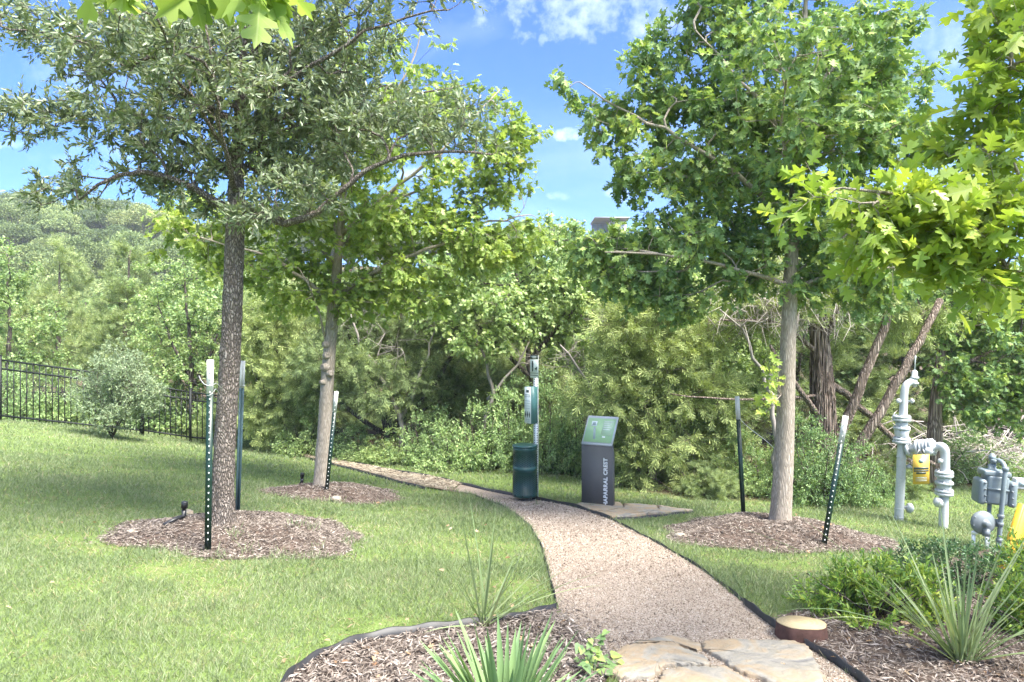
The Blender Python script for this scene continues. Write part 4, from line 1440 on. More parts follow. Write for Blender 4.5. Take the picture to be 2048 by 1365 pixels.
belt('juniper_tree', 'shaded juniper with bare grey branches left of the dog station', 14.6, 980, [([(985, 880), (1000, 780), (980, 690)], .09, .02), ([(985, 880), (930, 800), (900, 740)], .05, .015), ([(985, 860), (1050, 780), (1080, 720)], .05, .015)],
     [(940, 730, 70, 45), (1020, 740, 70, 50), (1090, 770, 60, 50), (900, 800, 60, 40), (980, 820, 80, 40), (1060, 840, 70, 40)], 150, MT['juniper'], MT['bark_dark'], T_SPRAY, FOL_DROOP)
belt('juniper_tree', 'drooping pale juniper right of the grey trail sign', 10.8, 1300, [([(1300, 900), (1290, 800), (1310, 680), (1330, 580)], .10, .02), ([(1298, 880), (1350, 800), (1400, 720), (1420, 640)], .07, .02), ([(1298, 900), (1250, 830), (1220, 760)], .05, .015)],
     [(1330, 590, 60, 40), (1270, 650, 70, 45), (1240, 730, 60, 45), (1320, 720, 80, 50), (1400, 680, 70, 50), (1210, 800, 50, 40), (1280, 810, 80, 45), (1390, 780, 80, 50), (1430, 840, 60, 45), (1330, 880, 90, 45), (1270, 900, 50, 40), (1400, 930, 80, 45), (1320, 960, 80, 36)], 290, MT['juniperpale'], MT['bark_cedar'], T_SPRAY, FOL_DROOP)
belt('leafy_tree', 'dense grey green leafy tree behind the drooping juniper', 12.8, 1400, [([(1400, 840), (1390, 700), (1380, 560)], .10, .02), ([(1398, 760), (1470, 660), (1500, 600)], .05, .015)],
     [(1330, 560, 70, 45), (1420, 570, 90, 55), (1480, 640, 70, 50), (1380, 640, 90, 50), (1270, 580, 60, 45), (1450, 720, 80, 55), (1500, 780, 60, 60), (1510, 700, 50, 50)], 230, MT['elm'], MT['bark_dark'], T_DIAMOND, FOL_LEAF)
# shaggy cedar with leaning trunks
d = 10.6
bx = (1650 - 1024) / F * d
ced = gen_tree('cedar_tree', 'old cedar with shaggy stripped bark and leaning trunks behind the tall oak', Vector((bx, d, gz(bx, d) - .05)),
               [([Vector((bx, d, gz(bx, d) - .05))] + pix_path([(1648, 900), (1645, 800), (1640, 700), (1632, 620), (1640, 540)], d), .20, .09),
                (pix_path([(1660, 900), (1700, 830, -.1), (1735, 735, -.2), (1770, 650, -.2), (1800, 570, -.1)], d), .085, .055),
                (pix_path([(1680, 960), (1735, 868, -.2), (1790, 770, -.3), (1840, 680, -.3), (1880, 600, -.2)], d), .085, .05),
                (pix_path([(1645, 790), (1590, 795, -.3), (1510, 800, -.5), (1430, 796, -.6), (1340, 788, -.6)], d), .026, .009),
                (pix_path([(1648, 760), (1710, 800, .2), (1765, 860, .2), (1830, 915, .2), (1870, 930, .2)], d), .06, .035),
                (pix_path([(1642, 720), (1590, 660, -.2), (1530, 640, -.4), (1440, 640, -.5)], d), .04, .015),
                (pix_path([(1650, 840), (1610, 800, -.3), (1570, 740, -.4), (1540, 690, -.4)], d), .05, .02),
                (pix_path([(1640, 690), (1690, 600, 0), (1700, 520, .1)], d), .06, .02)],
               blob_points([(1560, 600, 90, 40), (1640, 560, 80, 40), (1740, 560, 90, 40), (1820, 620, 60, 36), (1500, 620, 50, 30), (1620, 500, 100, 40), (1720, 480, 90, 40), (1690, 700, 40, 36, .6), (1560, 700, 30, 30, .5), (1820, 560, 60, 36)], d, 110, .9),
               MT['juniperpale'], MT['bark_cedar'], T_SPRAY, FOL_DROOP)
g = Geo()
for i in range(150):      # loose strips of bark on the cedar trunk
    a = rng.uniform(0, 6.28)
    t0 = rng.uniform(0.3, 2.2)
    L = rng.uniform(.25, .8)
    pts = []
    for s in range(6):
        z = gz(bx, d) + t0 + L * s / 5
        pxm = np.interp(z, [P(0, 900, d).z, P(0, 800, d).z, P(0, 700, d).z, P(0, 620, d).z], [1648, 1645, 1640, 1632])
        r = np.interp(z, [-.8, .8, 2.2], [.21, .165, .11]) + (.05 * rng.random() if s in (0, 5) else .008)
        pts.append(((pxm - 1024) / F * d + r * math.cos(a + .05 * s), d + r * math.sin(a + .05 * s), z))
    g.tube(pts, [.004, .012, .014, .014, .011, .003], 4)
part('bark_strips', g, MT['bark_cedar'], ced, kind='stuff')
# hanging grey twigs in the cedar
g = Geo()
for i in range(420):
    px, py = rng.normal(1590, 70), rng.normal(585, 28)
    b = P(px, py, d - .3 + rng.normal(0, .25))
    v = Vector((rng.normal(0, .25), rng.normal(0, .2), -rng.uniform(.15, .5)))
    m_ = b + v * .5 + Vector((rng.normal(0, .06), rng.normal(0, .06), rng.normal(0.04, .04)))
    g.tube([b, m_, b + v], [.005, .004, .002], 3, False)
part('dead_twigs', g, MT['deadtwig'], ced, kind='stuff')

belt('red_oak_tree', 'low spreading green oak behind the gas pipes', 11.2, 1875, [([(1868, 880), (1872, 800), (1880, 700), (1900, 620)], .15, .03), ([(1875, 760), (1940, 720), (2010, 690)], .06, .015), ([(1880, 700), (1850, 640), (1830, 590)], .05, .012)],
     [(1950, 660, 90, 50), (2040, 690, 80, 60), (1890, 640, 70, 40), (1960, 740, 100, 50), (2050, 770, 80, 50), (1930, 800, 80, 34), (2010, 830, 70, 28), (2060, 610, 80, 50), (1960, 590, 90, 40), (1870, 580, 60, 36), (1885, 760, 40, 40, -.4)], 260, MT['redoak'], MT['bark_cedar'], T_LOBED,
     dict(twigs=5, per=8, tl=(.15, .4), size=(.08, .13), spread=.9, up=.0, droop=.3, flat=.5, along=.45, tw_r=.003))

# second row: copies of three trees
proto = []


def local_tree(name, label, kind, h, w, n, leaf, tmpl, fol, loc):
    st = [([Vector((0, 0, -.1)), Vector((.1, 0, h * .3)), Vector((0, .1, h * .6)), Vector((.05, 0, h * .92))], .13, .02)]
    for a in (0.4, 2.3, 4.4):
        st.append(([Vector((.07, 0, h * .25)), Vector((math.cos(a) * w * .3, math.sin(a) * w * .3, h * .45)), Vector((math.cos(a) * w * .5, math.sin(a) * w * .5, h * .65))], .06, .015))
    if kind == 'cone':
        t = rnd(n) ** .7
        a = rnd(n, 0, 6.28)
        r = w * .62 * (t ** .75) * rnd(n, .55, 1) + .08
        att = np.stack([np.cos(a) * r, np.sin(a) * r, h * (1 - t * .88)], 1)
    else:
        cs = ell((0, 0, h * .62), (w * .5, w * .5, h * .3), 16, .5)
        att = np.concatenate([ell(c, (w * .26, w * .26, h * .14), n // 16, .4) for c in cs])
    return gen_tree(name, label, Vector((0, 0, 0)), st, att, leaf, MT['bark_dark'], tmpl, fol, group=None)


p1 = local_tree('leafy_tree', '', 'round', 5.6, 4.4, 240, MT['elm'], T_DIAMOND, dict(FOL_LEAF, size=(.08, .13)), None)
p2 = local_tree('juniper_tree', '', 'cone', 5.4, 3.2, 200, MT['juniper'], T_SPRAY, dict(FOL_CED, size=(.12, .2)), None)
p3 = local_tree('oak_tree', '', 'round', 5.2, 5.0, 230, MT['shrub'], T_DIAMOND, dict(FOL_LEAF, size=(.08, .14)), None)
ROW = [  # bearing px, distance, tree, top py, width factor, label
    (40, 26, p2, 560, 1.2, 'dark juniper far behind the fence below the hill'),
    (170, 30, p3, 585, 1.2, 'rounded dark oak at the foot of the hill above the grey shrub'),
    (215, 25, p1, 600, 1.0, 'leafy tree behind the pointed juniper'),
    (330, 27, p3, 560, 1.2, 'rounded oak behind the bright leafy tree at the fence end'),
    (460, 22, p1, 520, 1.1, 'pale leafy tree behind the live oak trunk'),
    (560, 20, p3, 540, 1.1, 'dark oak behind the pale juniper between the trunks'),
    (640, 18, p2, 560, 1.2, 'juniper behind the knotted oak trunk'),
    (720, 19, p3, 530, 1.2, 'dark oak behind the juniper with leaning stems'),
    (800, 17, p2, 560, 1.3, 'juniper at the dark gap right of the knotted trunk'),
    (850, 21, p1, 500, 1.1, 'leafy tree whose top shows under the middle oak crown'),
    (940, 19, p3, 490, 1.2, 'rounded oak behind the bright light green oak'),
    (1010, 23, p1, 462, 1.1, 'pale leafy tree top against the sky left of the dog sign'),
    (1100, 18, p2, 540, 1.3, 'juniper behind the dog waste station'),
    (1165, 21, p3, 448, 1.1, 'rounded oak top below the hilltop house'),
    (1240, 17, p1, 412, .9, 'slim pale tree whose shoots rise before the hilltop house'),
    (1320, 19, p1, 420, 1.1, 'tall pale leafy tree behind the left branches of the tall oak'),
    (1380, 16, p2, 520, 1.3, 'juniper behind the dense grey green tree'),
    (1480, 18, p3, 470, 1.2, 'dark oak behind the tall oak trunk'),
    (1580, 16, p2, 540, 1.3, 'juniper behind the shaggy cedar'),
    (1700, 17, p3, 500, 1.2, 'dark oak behind the leaning cedar trunks'),
    (1800, 15.5, p2, 560, 1.3, 'juniper filling the gap above the gas riser'),
    (1900, 18, p1, 500, 1.2, 'pale leafy tree above the low spreading oak'),
    (2010, 16, p3, 540, 1.2, 'dark oak behind the low spreading oak'),
    (2090, 18, p1, 470, 1.2, 'pale leafy tree at the picture edge behind the low spreading oak')]
used = set()
HT = {id(p1): 5.6, id(p2): 5.4, id(p3): 5.2}
for (bp, dd, pr, top, wf, lab) in ROW:
    xx = (bp - 1024) / F * dd
    b = gz(xx, dd)
    h = CZ - (top - 682.5) / F * dd - b
    s = h / HT[id(pr)]
    sc = (s * wf, s * wf, s)
    rz = rng.uniform(0, 6.28)
    if id(pr) in used:
        copy_tree(pr, (xx, dd, b - .1), rz, sc, lab, 'second row of trees behind the wooded edge')
    else:
        used.add(id(pr))
        pr.location = (xx, dd, b - .1)
        pr.rotation_euler = (0, 0, rz)
        pr.scale = sc
        tag(pr, lab, 'tree', 'second row of trees behind the wooded edge')

# shrubs of the thicket ---------------------------------------------------
def local_shrub(name, w, h, n, leaf, fol, tmpl=T_OVAL):
    st = []
    for i in range(6):
        a = i * 1.05 + .3
        st.append(([Vector((.03 * math.cos(a), .03 * math.sin(a), -.05)), Vector((w * .2 * math.cos(a), w * .2 * math.sin(a), h * .4)), Vector((w * .33 * math.cos(a), w * .33 * math.sin(a), h * .75))], .016, .005))
    u = rdir(n) * (rnd(n) ** .35)[:, None]
    u[:, 2] = np.abs(u[:, 2] + .25) * .8
    lump = 1 + .22 * np.sin(u[:, :1] * 7 + 1) * np.sin(u[:, 1:2] * 6) + .15 * np.sin(u[:, 2:] * 9)
    att = u * lump * np.array([w * .5, w * .5, h * .9])
    return gen_tree(name, '', Vector((0, 0, 0)), st, att, leaf, MT['bark_dark'], tmpl, fol, cat='shrub', rtip=.0022, woodname='stem', crownname='foliage', frac=.2)


s1 = local_shrub('thicket_shrub', 1.5, 1.2, 170, MT['shrub'], FOL_SHRUB)
s2 = local_shrub('pale_shrub', 1.4, 1.0, 150, MT['elm'], dict(FOL_SHRUB, size=(.045, .08)))
s3 = local_shrub('juniper_shrub', 1.5, 1.3, 110, MT['juniper'], dict(FOL_CED, tl=(.15, .35), twigs=7, per=12), T_SPRAY)
SH = [  # px, base py or distance, top py, width px, mesh, label
    (470, 16.0, 790, 120, s3, 'juniper bush behind the blue green post'), (540, 15.2, 830, 110, s1, 'dark bush at the far end of the dirt trail'),
    (610, 13.6, 826, 120, s2, 'pale leafy bush just left of the knotted trunk base'), (700, 13.2, 850, 130, s1, 'green bush behind the leaning post at the knotted trunk'),
    (730, 12.7, 880, 90, s2, 'low pale bush behind the small mulch ring'), (790, 12.8, 862, 110, s2, 'pale bush at the lawn edge under the leaning stems'),
    (850, 12.6, 820, 120, s1, 'tall green bush left of the bin under the leaning stems'), (900, 12.2, 850, 130, s1, 'dense green bush along the lawn left of the bin'),
    (965, 12.2, 800, 140, s1, 'dense tall bush just left of the bin'), (1030, 12.4, 770, 140, s1, 'dark bush behind the bin'),
    (1100, 12.2, 760, 140, s1, 'dark dense bush right of the dog station post'), (1160, 12.0, 800, 120, s1, 'dark bush at the trail sign'),
    (1215, 11.6, 830, 100, s3, 'juniper bush behind the trail sign'), (1250, 10.9, 920, 90, s2, 'small pale bush right of the trail sign base'),
    (1480, 10.6, 860, 120, s1, 'green bush behind the straight dark post'), (1530, 10.2, 900, 110, s1, 'dark bush left of the tall oak trunk'),
    (1640, 9.6, 850, 150, s1, 'rounded leafy bush right of the tall oak trunk'), (1710, 9.8, 880, 130, s1, 'leafy bush behind the leaning post on the mound'),
    (1590, 10.4, 830, 120, s2, 'pale bush behind the tall oak trunk'), (1780, 10.8, 900, 100, s3, 'juniper bush behind the gas riser'),
    (1960, 12.2, 870, 160, s1, 'green bush behind the gas meter'), (1890, 12.6, 880, 110, s1, 'green bush between the gas pipes and the meter'),
    (2040, 12.4, 890, 130, s2, 'pale bush at the picture edge behind the meter'), (1420, 10.0, 930, 100, s3, 'low juniper bush left of the straight dark post'),
    (40, 15.6, 740, 130, s1, 'green bush behind the tall fence panel'), (130, 16.0, 745, 130, s2, 'pale bush behind the fence left of the grey shrub'), (320, 17.5, 760, 150, s1, 'green bush behind the fence right of the grey shrub'), (400, 18, 770, 150, s1, 'dark bush behind the fence end')]
used2 = set()
SW = {id(s1): (1.5, 1.2), id(s2): (1.4, 1.0), id(s3): (1.5, 1.3)}
for (bp, dd, top, wpx, pr, lab) in SH:
    xx = (bp - 1024) / F * dd
    b = gz(xx, dd)
    h = max(.35, CZ - (top - 682.5) / F * dd - b)
    w = wpx / F * dd
    sc = (w / SW[id(pr)][0], w / SW[id(pr)][0], h / SW[id(pr)][1])
    rz = rng.uniform(0, 6.28)
    if id(pr) in used2:
        copy_tree(pr, (xx, dd, b), rz, sc, lab, 'bushes along the wooded edge')
    else:
        used2.add(id(pr))
        pr.location = (xx, dd, b)
        pr.rotation_euler = (0, 0, rz)
        pr.scale = sc
        tag(pr, lab, 'shrub', 'bushes along the wooded edge')

# grey green shrub before the fence
d = 12.6
bx = (225 - 1024) / F * d
b = Vector((bx, d, gz(bx, d)))
gen_tree('grey_green_shrub', 'rounded grey green shrub growing before the black fence', b,
         [([b + Vector((0, 0, -.05)), b + Vector((.05, 0, .4)), b + Vector((0, 0, 1.0))], .02, .006)] +
         [([b + Vector((0, 0, .02)), b + Vector((.25 * math.cos(a), .2 * math.sin(a), .5)), b + Vector((.5 * math.cos(a), .4 * math.sin(a), .95))], .014, .005) for a in (0, 1.1, 2.3, 3.4, 4.6, 5.6)],
         blob_points([(235, 745, 60, 36), (200, 790, 50, 40), (265, 790, 60, 40), (230, 830, 60, 26), (300, 780, 30, 26, 0, .6), (170, 770, 20, 26, 0, .5), (240, 710, 26, 20, 0, .6)], d, 280, 1.0), MT['sage'], MT['bark_dark'], T_OVAL,
         dict(twigs=6, per=11, tl=(.1, .28), size=(.034, .058), spread=1.0, up=.15, droop=0, flat=.3, along=.5), cat='shrub', rtip=.002, woodname='stem', crownname='foliage', frac=.2)

# bare grey snags standing in the thicket
def snag(label, d, bpx, stems, blobs, n):
    bx = (bpx - 1024) / F * d
    b = Vector((bx, d, gz(bx, d) - .05))
    ss = []
    for (pts, r0, r1) in stems:
        pp = pix_path(pts, d)
        ss.append(([b] + pp if not ss else pp, r0, r1))
    root = thing('dead_tree', label, 'tree', b, 'bare grey snags in the thicket')
    tg = Geo()
    st = []
    for i, (pts, r0, r1) in enumerate(ss):
        q, rr = dense(pts, np.linspace(r0, r1, len(pts)), .2, .03)
        st.append((q, rr, -1 if i == 0 else int(np.argmin(np.linalg.norm(st[0][0] - q[0], axis=1))), .25))
        tg.tube(q, rr, 7, True)
    att = blob_points(blobs, d, n, .8)
    wg, dirs = grow(st, att, rtip=.0045, curl=.5)
    tg.add(*wg.data())
    foliage(att, dirs, wood=tg, tmpl=T_DIAMOND, twigs=5, per=1, tl=(.12, .4), size=(.01, .02), spread=1.0, tw_r=.0035)
    part('trunk', tg, MT['snag'], root, smooth=True)


snag('bare grey snag behind the leaning post at the knotted trunk', 12.9, 800, [([(810, 860), (770, 770), (720, 690), (700, 620)], .06, .015), ([(800, 840), (850, 740), (870, 640)], .04, .012)], [(740, 640, 70, 50), (860, 640, 60, 50), (790, 700, 60, 40)], 40)
snag('bare grey snag left of the dog station', 12.7, 960, [([(965, 860), (990, 770), (960, 690), (930, 640)], .05, .014), ([(975, 800), (1040, 730), (1060, 680)], .035, .01)], [(940, 680, 50, 40), (1030, 720, 60, 40), (990, 640, 60, 30)], 36)
snag('leaning grey snag behind the trail sign', 11.6, 1180, [([(1170, 860), (1185, 790), (1200, 720), (1230, 640)], .055, .02), ([(1185, 790), (1150, 730), (1120, 690)], .03, .01)], [(1210, 650, 50, 40), (1140, 720, 40, 40)], 26)
snag('bare grey snag among the leaning cedar trunks', 10.0, 1560, [([(1555, 860), (1530, 760), (1500, 680), (1440, 620)], .045, .012), ([(1535, 780), (1580, 680), (1600, 610)], .03, .01)], [(1480, 650, 60, 40), (1590, 640, 50, 40), (1530, 620, 60, 30)], 36)
snag('pale dead sapling left of the fence end tree', 16.0, 460, [([(465, 800), (480, 720), (500, 660)], .04, .012)], [(490, 690, 40, 50), (470, 640, 40, 30)], 20)

# brush pile of grey branches
bp = P(1975, 895, 12.8)
g = Geo()
for i in range(520):
    a = rng.uniform(0, 6.28)
    c = Vector((bp.x + rng.normal(0, .75), bp.y + rng.normal(0, .5), gz(bp.x, bp.y) + abs(rng.normal(.25, .35))))
    v = Vector((math.cos(a), math.sin(a) * .6, rng.normal(0, .45))) * rng.uniform(.2, .75)
    g.tube([c - v, c + Vector((0, 0, rng.normal(0.05, .08))), c + v], [.010, .008, .003], 4, False)
solo('brush_pile', g, MT['deadtwig'], (bp.x, bp.y, gz(bp.x, bp.y)), label='tangled pile of grey cut branches behind the gas meter', cat='brush pile')

# ------------------------------------------------------------------ hillside
def hill_tree(name, seed, leaf):
    r2 = np.random.default_rng(seed)
    root = thing(name, '', 'tree', (0, 0, 0))
    g = Geo()
    cs = []
    for i in range(17):
        u = unit(r2.normal(size=3))
        cs.append((np.array([u[0] * 2.2, u[1] * 2.2, 3.5 + u[2] * 1.15]), r2.uniform(.75, 1.35)))
    for c, r in cs:
        n = 1150
        u = unit(r2.normal(size=(n, 3)))
        u[:, 2] = np.where(u[:, 2] < -.35, -u[:, 2], u[:, 2])
        C = c + u * (r * r2.uniform(.55, 1.08, n) ** .7)[:, None] * np.array([1, 1, .72])
        A = unit(u + unit(r2.normal(size=(n, 3))) * .9)
        leaves(g, C, A, unit(u * .8 + unit(r2.normal(size=(n, 3)))), r2.uniform(.11, .22, n), *T_DIAMOND)
    tg = Geo()
    tg.tube([(0, 0, -.4), (.1, 0, 1.2), (.3, .1, 2.6)], [.2, .16, .1], 7)
    for c, r in cs:
        tg.tube([(.1, 0, 1.2), tuple((c + np.array([.1, 0, 1.2])) * .5), tuple(c)], [.10, .07, .03], 4, False)
    part('trunk', tg, MT['hillbark'], root)
    part('crown', g, leaf, root)
    return root


h1 = hill_tree('hill_oak_tree', 1, MT['hilloak'])
h2 = hill_tree('hill_oak_tree', 2, MT['hilloak'])
h3 = hill_tree('hill_oak_tree', 3, MT['juniper'])
HL = []
dd = 50.0
while dd < 119:
    step = 6.3
    pxs = np.arange(-70, 540, step / dd * F) + rng.uniform(-20, 20)
    for bp in pxs:
        HL.append((bp + rng.normal(0, .8) / dd * F, dd + rng.normal(0, 1.3)))
    dd += 5.8
for bp in (1040, 1075, 1110, 1135, 1160, 1285):
    HL.append((bp, 109 + rng.normal(0, 2)))
for bp in range(545, 1035, 42):
    HL.append((bp + rng.normal(0, 8), 110 + rng.normal(0, 3)))
    HL.append((bp + rng.normal(0, 8), 98 + rng.normal(0, 3)))
first = set()
for i, (bp, dd) in enumerate(HL):
    pr = (h1, h2, h1, h2, h3)[int(rng.integers(0, 5))]
    xx = (bp - 1024) / F * dd
    b = gz(xx, dd)
    s = rng.uniform(.85, 1.25)
    sc = (s * rng.uniform(.9, 1.15), s * rng.uniform(.9, 1.15), s * rng.uniform(.9, 1.2))
    far = bp > 700
    lab = 'small rounded oak on the distant ridge below the hilltop house' if far else 'rounded oak in the wood covering the far hillside'
    grp = 'oaks on the distant ridge' if far else 'trees covering the far hillside'
    if id(pr) in first:
        copy_tree(pr, (xx, dd, b - .2), rng.uniform(0, 6.28), sc, lab, grp)
    else:
        first.add(id(pr))
        pr.location = (xx, dd, b - .2)
        pr.scale = sc
        tag(pr, lab, 'tree', grp)

# hilltop house ------------------------------------------------------------
MT['render'] = plain('pale render', (0.55, 0.54, 0.50), 0.8, var=.05)
MT['roof'] = plain('grey flat roof', (0.24, 0.235, 0.225), 0.6, var=.1)
MT['glass'] = plain('window glass', (0.22, 0.30, 0.36), 0.08, 0.0, 0.9, .05)
d = 106.0
hx = (1222 - 1024) / F * d
zr = CZ - (439 - 682.5) / F * d
zb = gz(hx, d)
house = thing('hilltop_house', 'flat roofed modern house peeking over the trees on the ridge', 'house', (hx, d, zb))
part('wall', Geo().box((hx + 1.2, d + 2, (zb + zr) / 2 - .2), (2.4, 4.0, zr - zb - .1)).box((hx - 1.3, d + 3.4, (zb + zr) / 2 - .2), (2.6, 1.2, zr - zb - .1)), MT['render'], house)
part('roof', Geo().box((hx, d + 1.6, zr), (5.4, 6.0, .22)), MT['roof'], house)
for i in range(3):
    w = part('window', Geo().box((hx - 2.2 + i * .85, d + 2.75, zr - 1.5), (.80, .06, 2.4)), MT['glass'], house)
    part('frame', Geo().box((hx - 2.62 + i * .85, d + 2.70, zr - 1.5), (.07, .12, 2.4)), MT['roof'], w)

# ------------------------------------------------------------------ fences
def fence(label, A, B, height, post_step, pick_step, zf=None):
    A, B = Vector(A), Vector(B)
    L = (B - A).length
    u = (B - A) / L
    root = thing('iron_fence', label, 'fence', (A.x, A.y, gz(A.x, A.y)))
    rl = Vector(root.location)
    n = max(1, round(L / post_step))

    def zg(t):
        p = A + u * t
        return gz(p.x, p.y)
    pz = [zg(L * i / n) for i in range(n + 1)]

    def zt(t):
        return float(np.interp(t, [L * i / n for i in range(n + 1)], pz))
    ang = math.atan2(u.y, u.x)
    pm = Geo().box((0, 0, (height + .10) / 2 - .05), (.052, .052, height + .12)).box((0, 0, height + .065), (.062, .062, .014)).mesh('post')
    km = Geo().box((0, 0, height / 2 + .01), (.017, .017, height - .10)).mesh('picket')
    for me in (pm, km):
        me.materials.append(MT['fence'])
    for i in range(n + 1):
        p = A + u * (L * i / n)
        o = bpy.data.objects.new('post', pm)
        COL.objects.link(o)
        o.parent = root
        o.location = (p.x - rl.x, p.y - rl.y, pz[i] - rl.z)
        o.rotation_euler = (0, 0, ang)
    t = pick_step
    while t < L - .05:
        if min(abs(t - L * i / n) for i in range(n + 1)) > .045:
            p = A + u * t
            o = bpy.data.objects.new('picket', km)
            COL.objects.link(o)
            o.parent = root
            o.location = (p.x - rl.x, p.y - rl.y, zt(t) - rl.z)
            o.rotation_euler = (0, 0, ang)
        t += pick_step
    for i in range(n):
        for hz in (height - .02, height - .19, .12):
            a = A + u * (L * i / n)
            b = A + u * (L * (i + 1) / n)
            a = Vector((a.x, a.y, pz[i] + hz))
            b = Vector((b.x, b.y, pz[i + 1] + hz))
            g = Geo()
            w = Vector((-u.y, u.x, 0)) * .016
            hh = Vector((0, 0, .017))
            g.prism([a - w - hh, a + w - hh, a + w + hh, a - w + hh], b - a)
            part('rail', g, MT['fence'], root)
    return root


def on_d(px, d):
    x = (px - 1024) / F * d
    return (x, d, 0)


fence('sloping black iron picket fence behind the grey green shrub', on_d(-330, 12.2), on_d(282, 14.3), 1.22, 2.4, .105)
fence('lower black iron fence section meeting the rough barked trunk', on_d(286, 14.5), on_d(470, 15.4), 1.12, 1.15, .105)
fence('second black iron fence standing farther back behind the first', on_d(-160, 20.0), on_d(440, 21.0), 1.15, 2.4, .12)


# ------------------------------------------------------------------ T posts
def tpost(label, b, t, face, white=.27, mat='tpost'):
    b, t = Vector(b), Vector(t)
    L = (t - b).length
    root = thing('stake_post', label, 'post', tuple(b))
    up = (t - b).normalized()
    f = Vector(face)
    f = (f - up * f.dot(up)).normalized()
    s = up.cross(f)

    def prof(lo, hi, m, name, k=1.0):
        g = Geo()
        a, c = b + up * lo, up * (hi - lo)
        w, th, st = .025 * k, .0045 * k, .034
        g.prism([a + s * w + f * 0, a + s * w + f * th, a - s * w + f * th, a - s * w], c)
        g.prism([a + s * .004 - f * st, a + s * .004 - f * .001, a - s * .004 - f * .001, a - s * .004 - f * st], c)
        return part(name, g, m, root)
    prof(-.15, L - white, MT[mat], 'shaft')
    prof(L - white, L, MT['white'], 'tip', 1.03)
    g = Geo()
    h = .06
    while h < L - .03:
        m_ = g.box(b + up * h + f * .0075, (.008, .007, .013))
        h += .054
    part('stud_row', g, MT['galv'], root, kind='stuff')
    return root


def pt(px, py, d):
    return P(px, py, d)


tpost('dark green stake post standing before the rough barked trunk', pt(416, 1094, 5.5), pt(421, 720, 5.45), (.25, -1, 0))
tpost('blue green stake post right of the rough barked trunk', pt(476, 1006, 6.75), pt(486, 722, 6.75), (.3, .95, 0), mat='tpostblue')
tpost('leaning stake post at the foot of the knotted grey trunk', pt(653, 985, 8.75), pt(673, 783, 8.6), (.1, -1, 0))
tpost('straight stake post left of the tall oak trunk', pt(1486, 1014, 8.0), pt(1474, 793, 8.0), (.4, .9, 0))
tpost('leaning stake post on the mulch mound right of the tall oak', pt(1647, 1092, 6.6), pt(1691, 832, 6.5), (-.2, -1, 0))


def wire(label, pts, r=.0022):
    g = Geo()
    q, rr = dense(pts, [r] * len(pts), .05, 0)
    g.tube(q, r, 5)
    return solo('tie_wire', g, MT['wire'], tuple(pts[0]), smooth=True, label=label, cat='wire')


wire('pale tie wire looped around the post before the rough barked trunk', [pt(398, 752, 5.5), pt(402, 765, 5.45), pt(413, 776, 5.42), pt(424, 776, 5.42), pt(431, 764, 5.5), pt(446, 780, 5.85)], .003)
wire('second wire loop hanging below the white tip of that post', [pt(412, 792, 5.46), pt(420, 794, 5.40), pt(428, 786, 5.45), pt(431, 775, 5.55), pt(440, 790, 5.85)], .003)
wire('thin wire from the straight post to the tall oak trunk', [pt(1477, 836, 7.96), pt(1500, 858, 7.75), pt(1530, 880, 7.5), pt(1561, 908, 7.2)], .0028)
wire('short wire twist under the white tip of the blue green post', [pt(478, 772, 6.72), pt(484, 768, 6.68), pt(492, 772, 6.72)], .003)


# ------------------------------------------------------------------ steel edging
def edging(label, pts, h=.055, t=.006, lift=.012, name='steel_edging'):
    q = resample(pts, max(14, int(len(pts) * 7)))
    T = np.gradient(q, axis=0)
    T = T / np.linalg.norm(T, axis=1, keepdims=True)
    Nn = np.stack([-T[:, 1], T[:, 0]], 1) * t / 2
    z = gzv(q[:, 0], q[:, 1])
    n = len(q)
    wv = .006 * np.sin(np.arange(n) * .9)
    rings = np.stack([np.column_stack([q - Nn, z - .05]), np.column_stack([q + Nn, z - .05]), np.column_stack([q + Nn, z + h + wv]), np.column_stack([q - Nn, z + h + wv])], 1)
    g = Geo()
    V = rings.reshape(-1, 3)
    i = np.arange(n - 1)[:, None] * 4
    j = np.arange(4)[None, :]
    qq = np.stack(np.broadcast_arrays(i + j, i + (j + 1) % 4, i + 4 + (j + 1) % 4, i + 4 + j), -1).reshape(-1, 4)
    g.add(V, np.concatenate([qq.ravel(), [3, 2, 1, 0], np.array([0, 1, 2, 3]) + 4 * (n - 1)]), np.concatenate([np.full(len(qq), 4), [4, 4]]))
    return solo(name, g, MT['edging'], (q[0, 0], q[0, 1], z[0]), label=label, cat='edging')


edging('curved black edging round the mulched bed by the lawn', BL_EDGE, .075, .010)
edging('straight black edging between the path and the shrub bed', [G(*p) for p in [(1795, 1450), (1720, 1368), (1660, 1328), (1600, 1292), (1540, 1255), (1488, 1213)]], .055, .012)
edging('black edging along the lawn right of the gravel path', [G(*p) for p in [(1486, 1211), (1402, 1142), (1302, 1082), (1222, 1042)]], .03)
edging('black edging along the lawn left of the gravel path', [G(*p) for p in [(1112, 1206), (1098, 1152), (1083, 1095), (1058, 1052), (1012, 1017), (950, 993), (905, 984)]], .025)
edging('black edging behind the path running past the bin', [G(*p) for p in [(1220, 1041), (1145, 1015), (1060, 1000), (985, 986), (920, 970), (860, 957)]], .05)
edging('short black edging strip before the stone landing', [G(*p) for p in [(1222, 1043), (1300, 1036), (1388, 1027)]], .03)
edging('dark edging along the dirt trail beyond the small mulch ring', [G(*p) for p in [(850, 980), (800, 967), (700, 940), (620, 921)]], .04)
edging('dark edging on the far side of the dirt trail', [G(*p) for p in [(858, 956), (810, 949), (700, 928), (600, 906), (520, 888)]], .05)


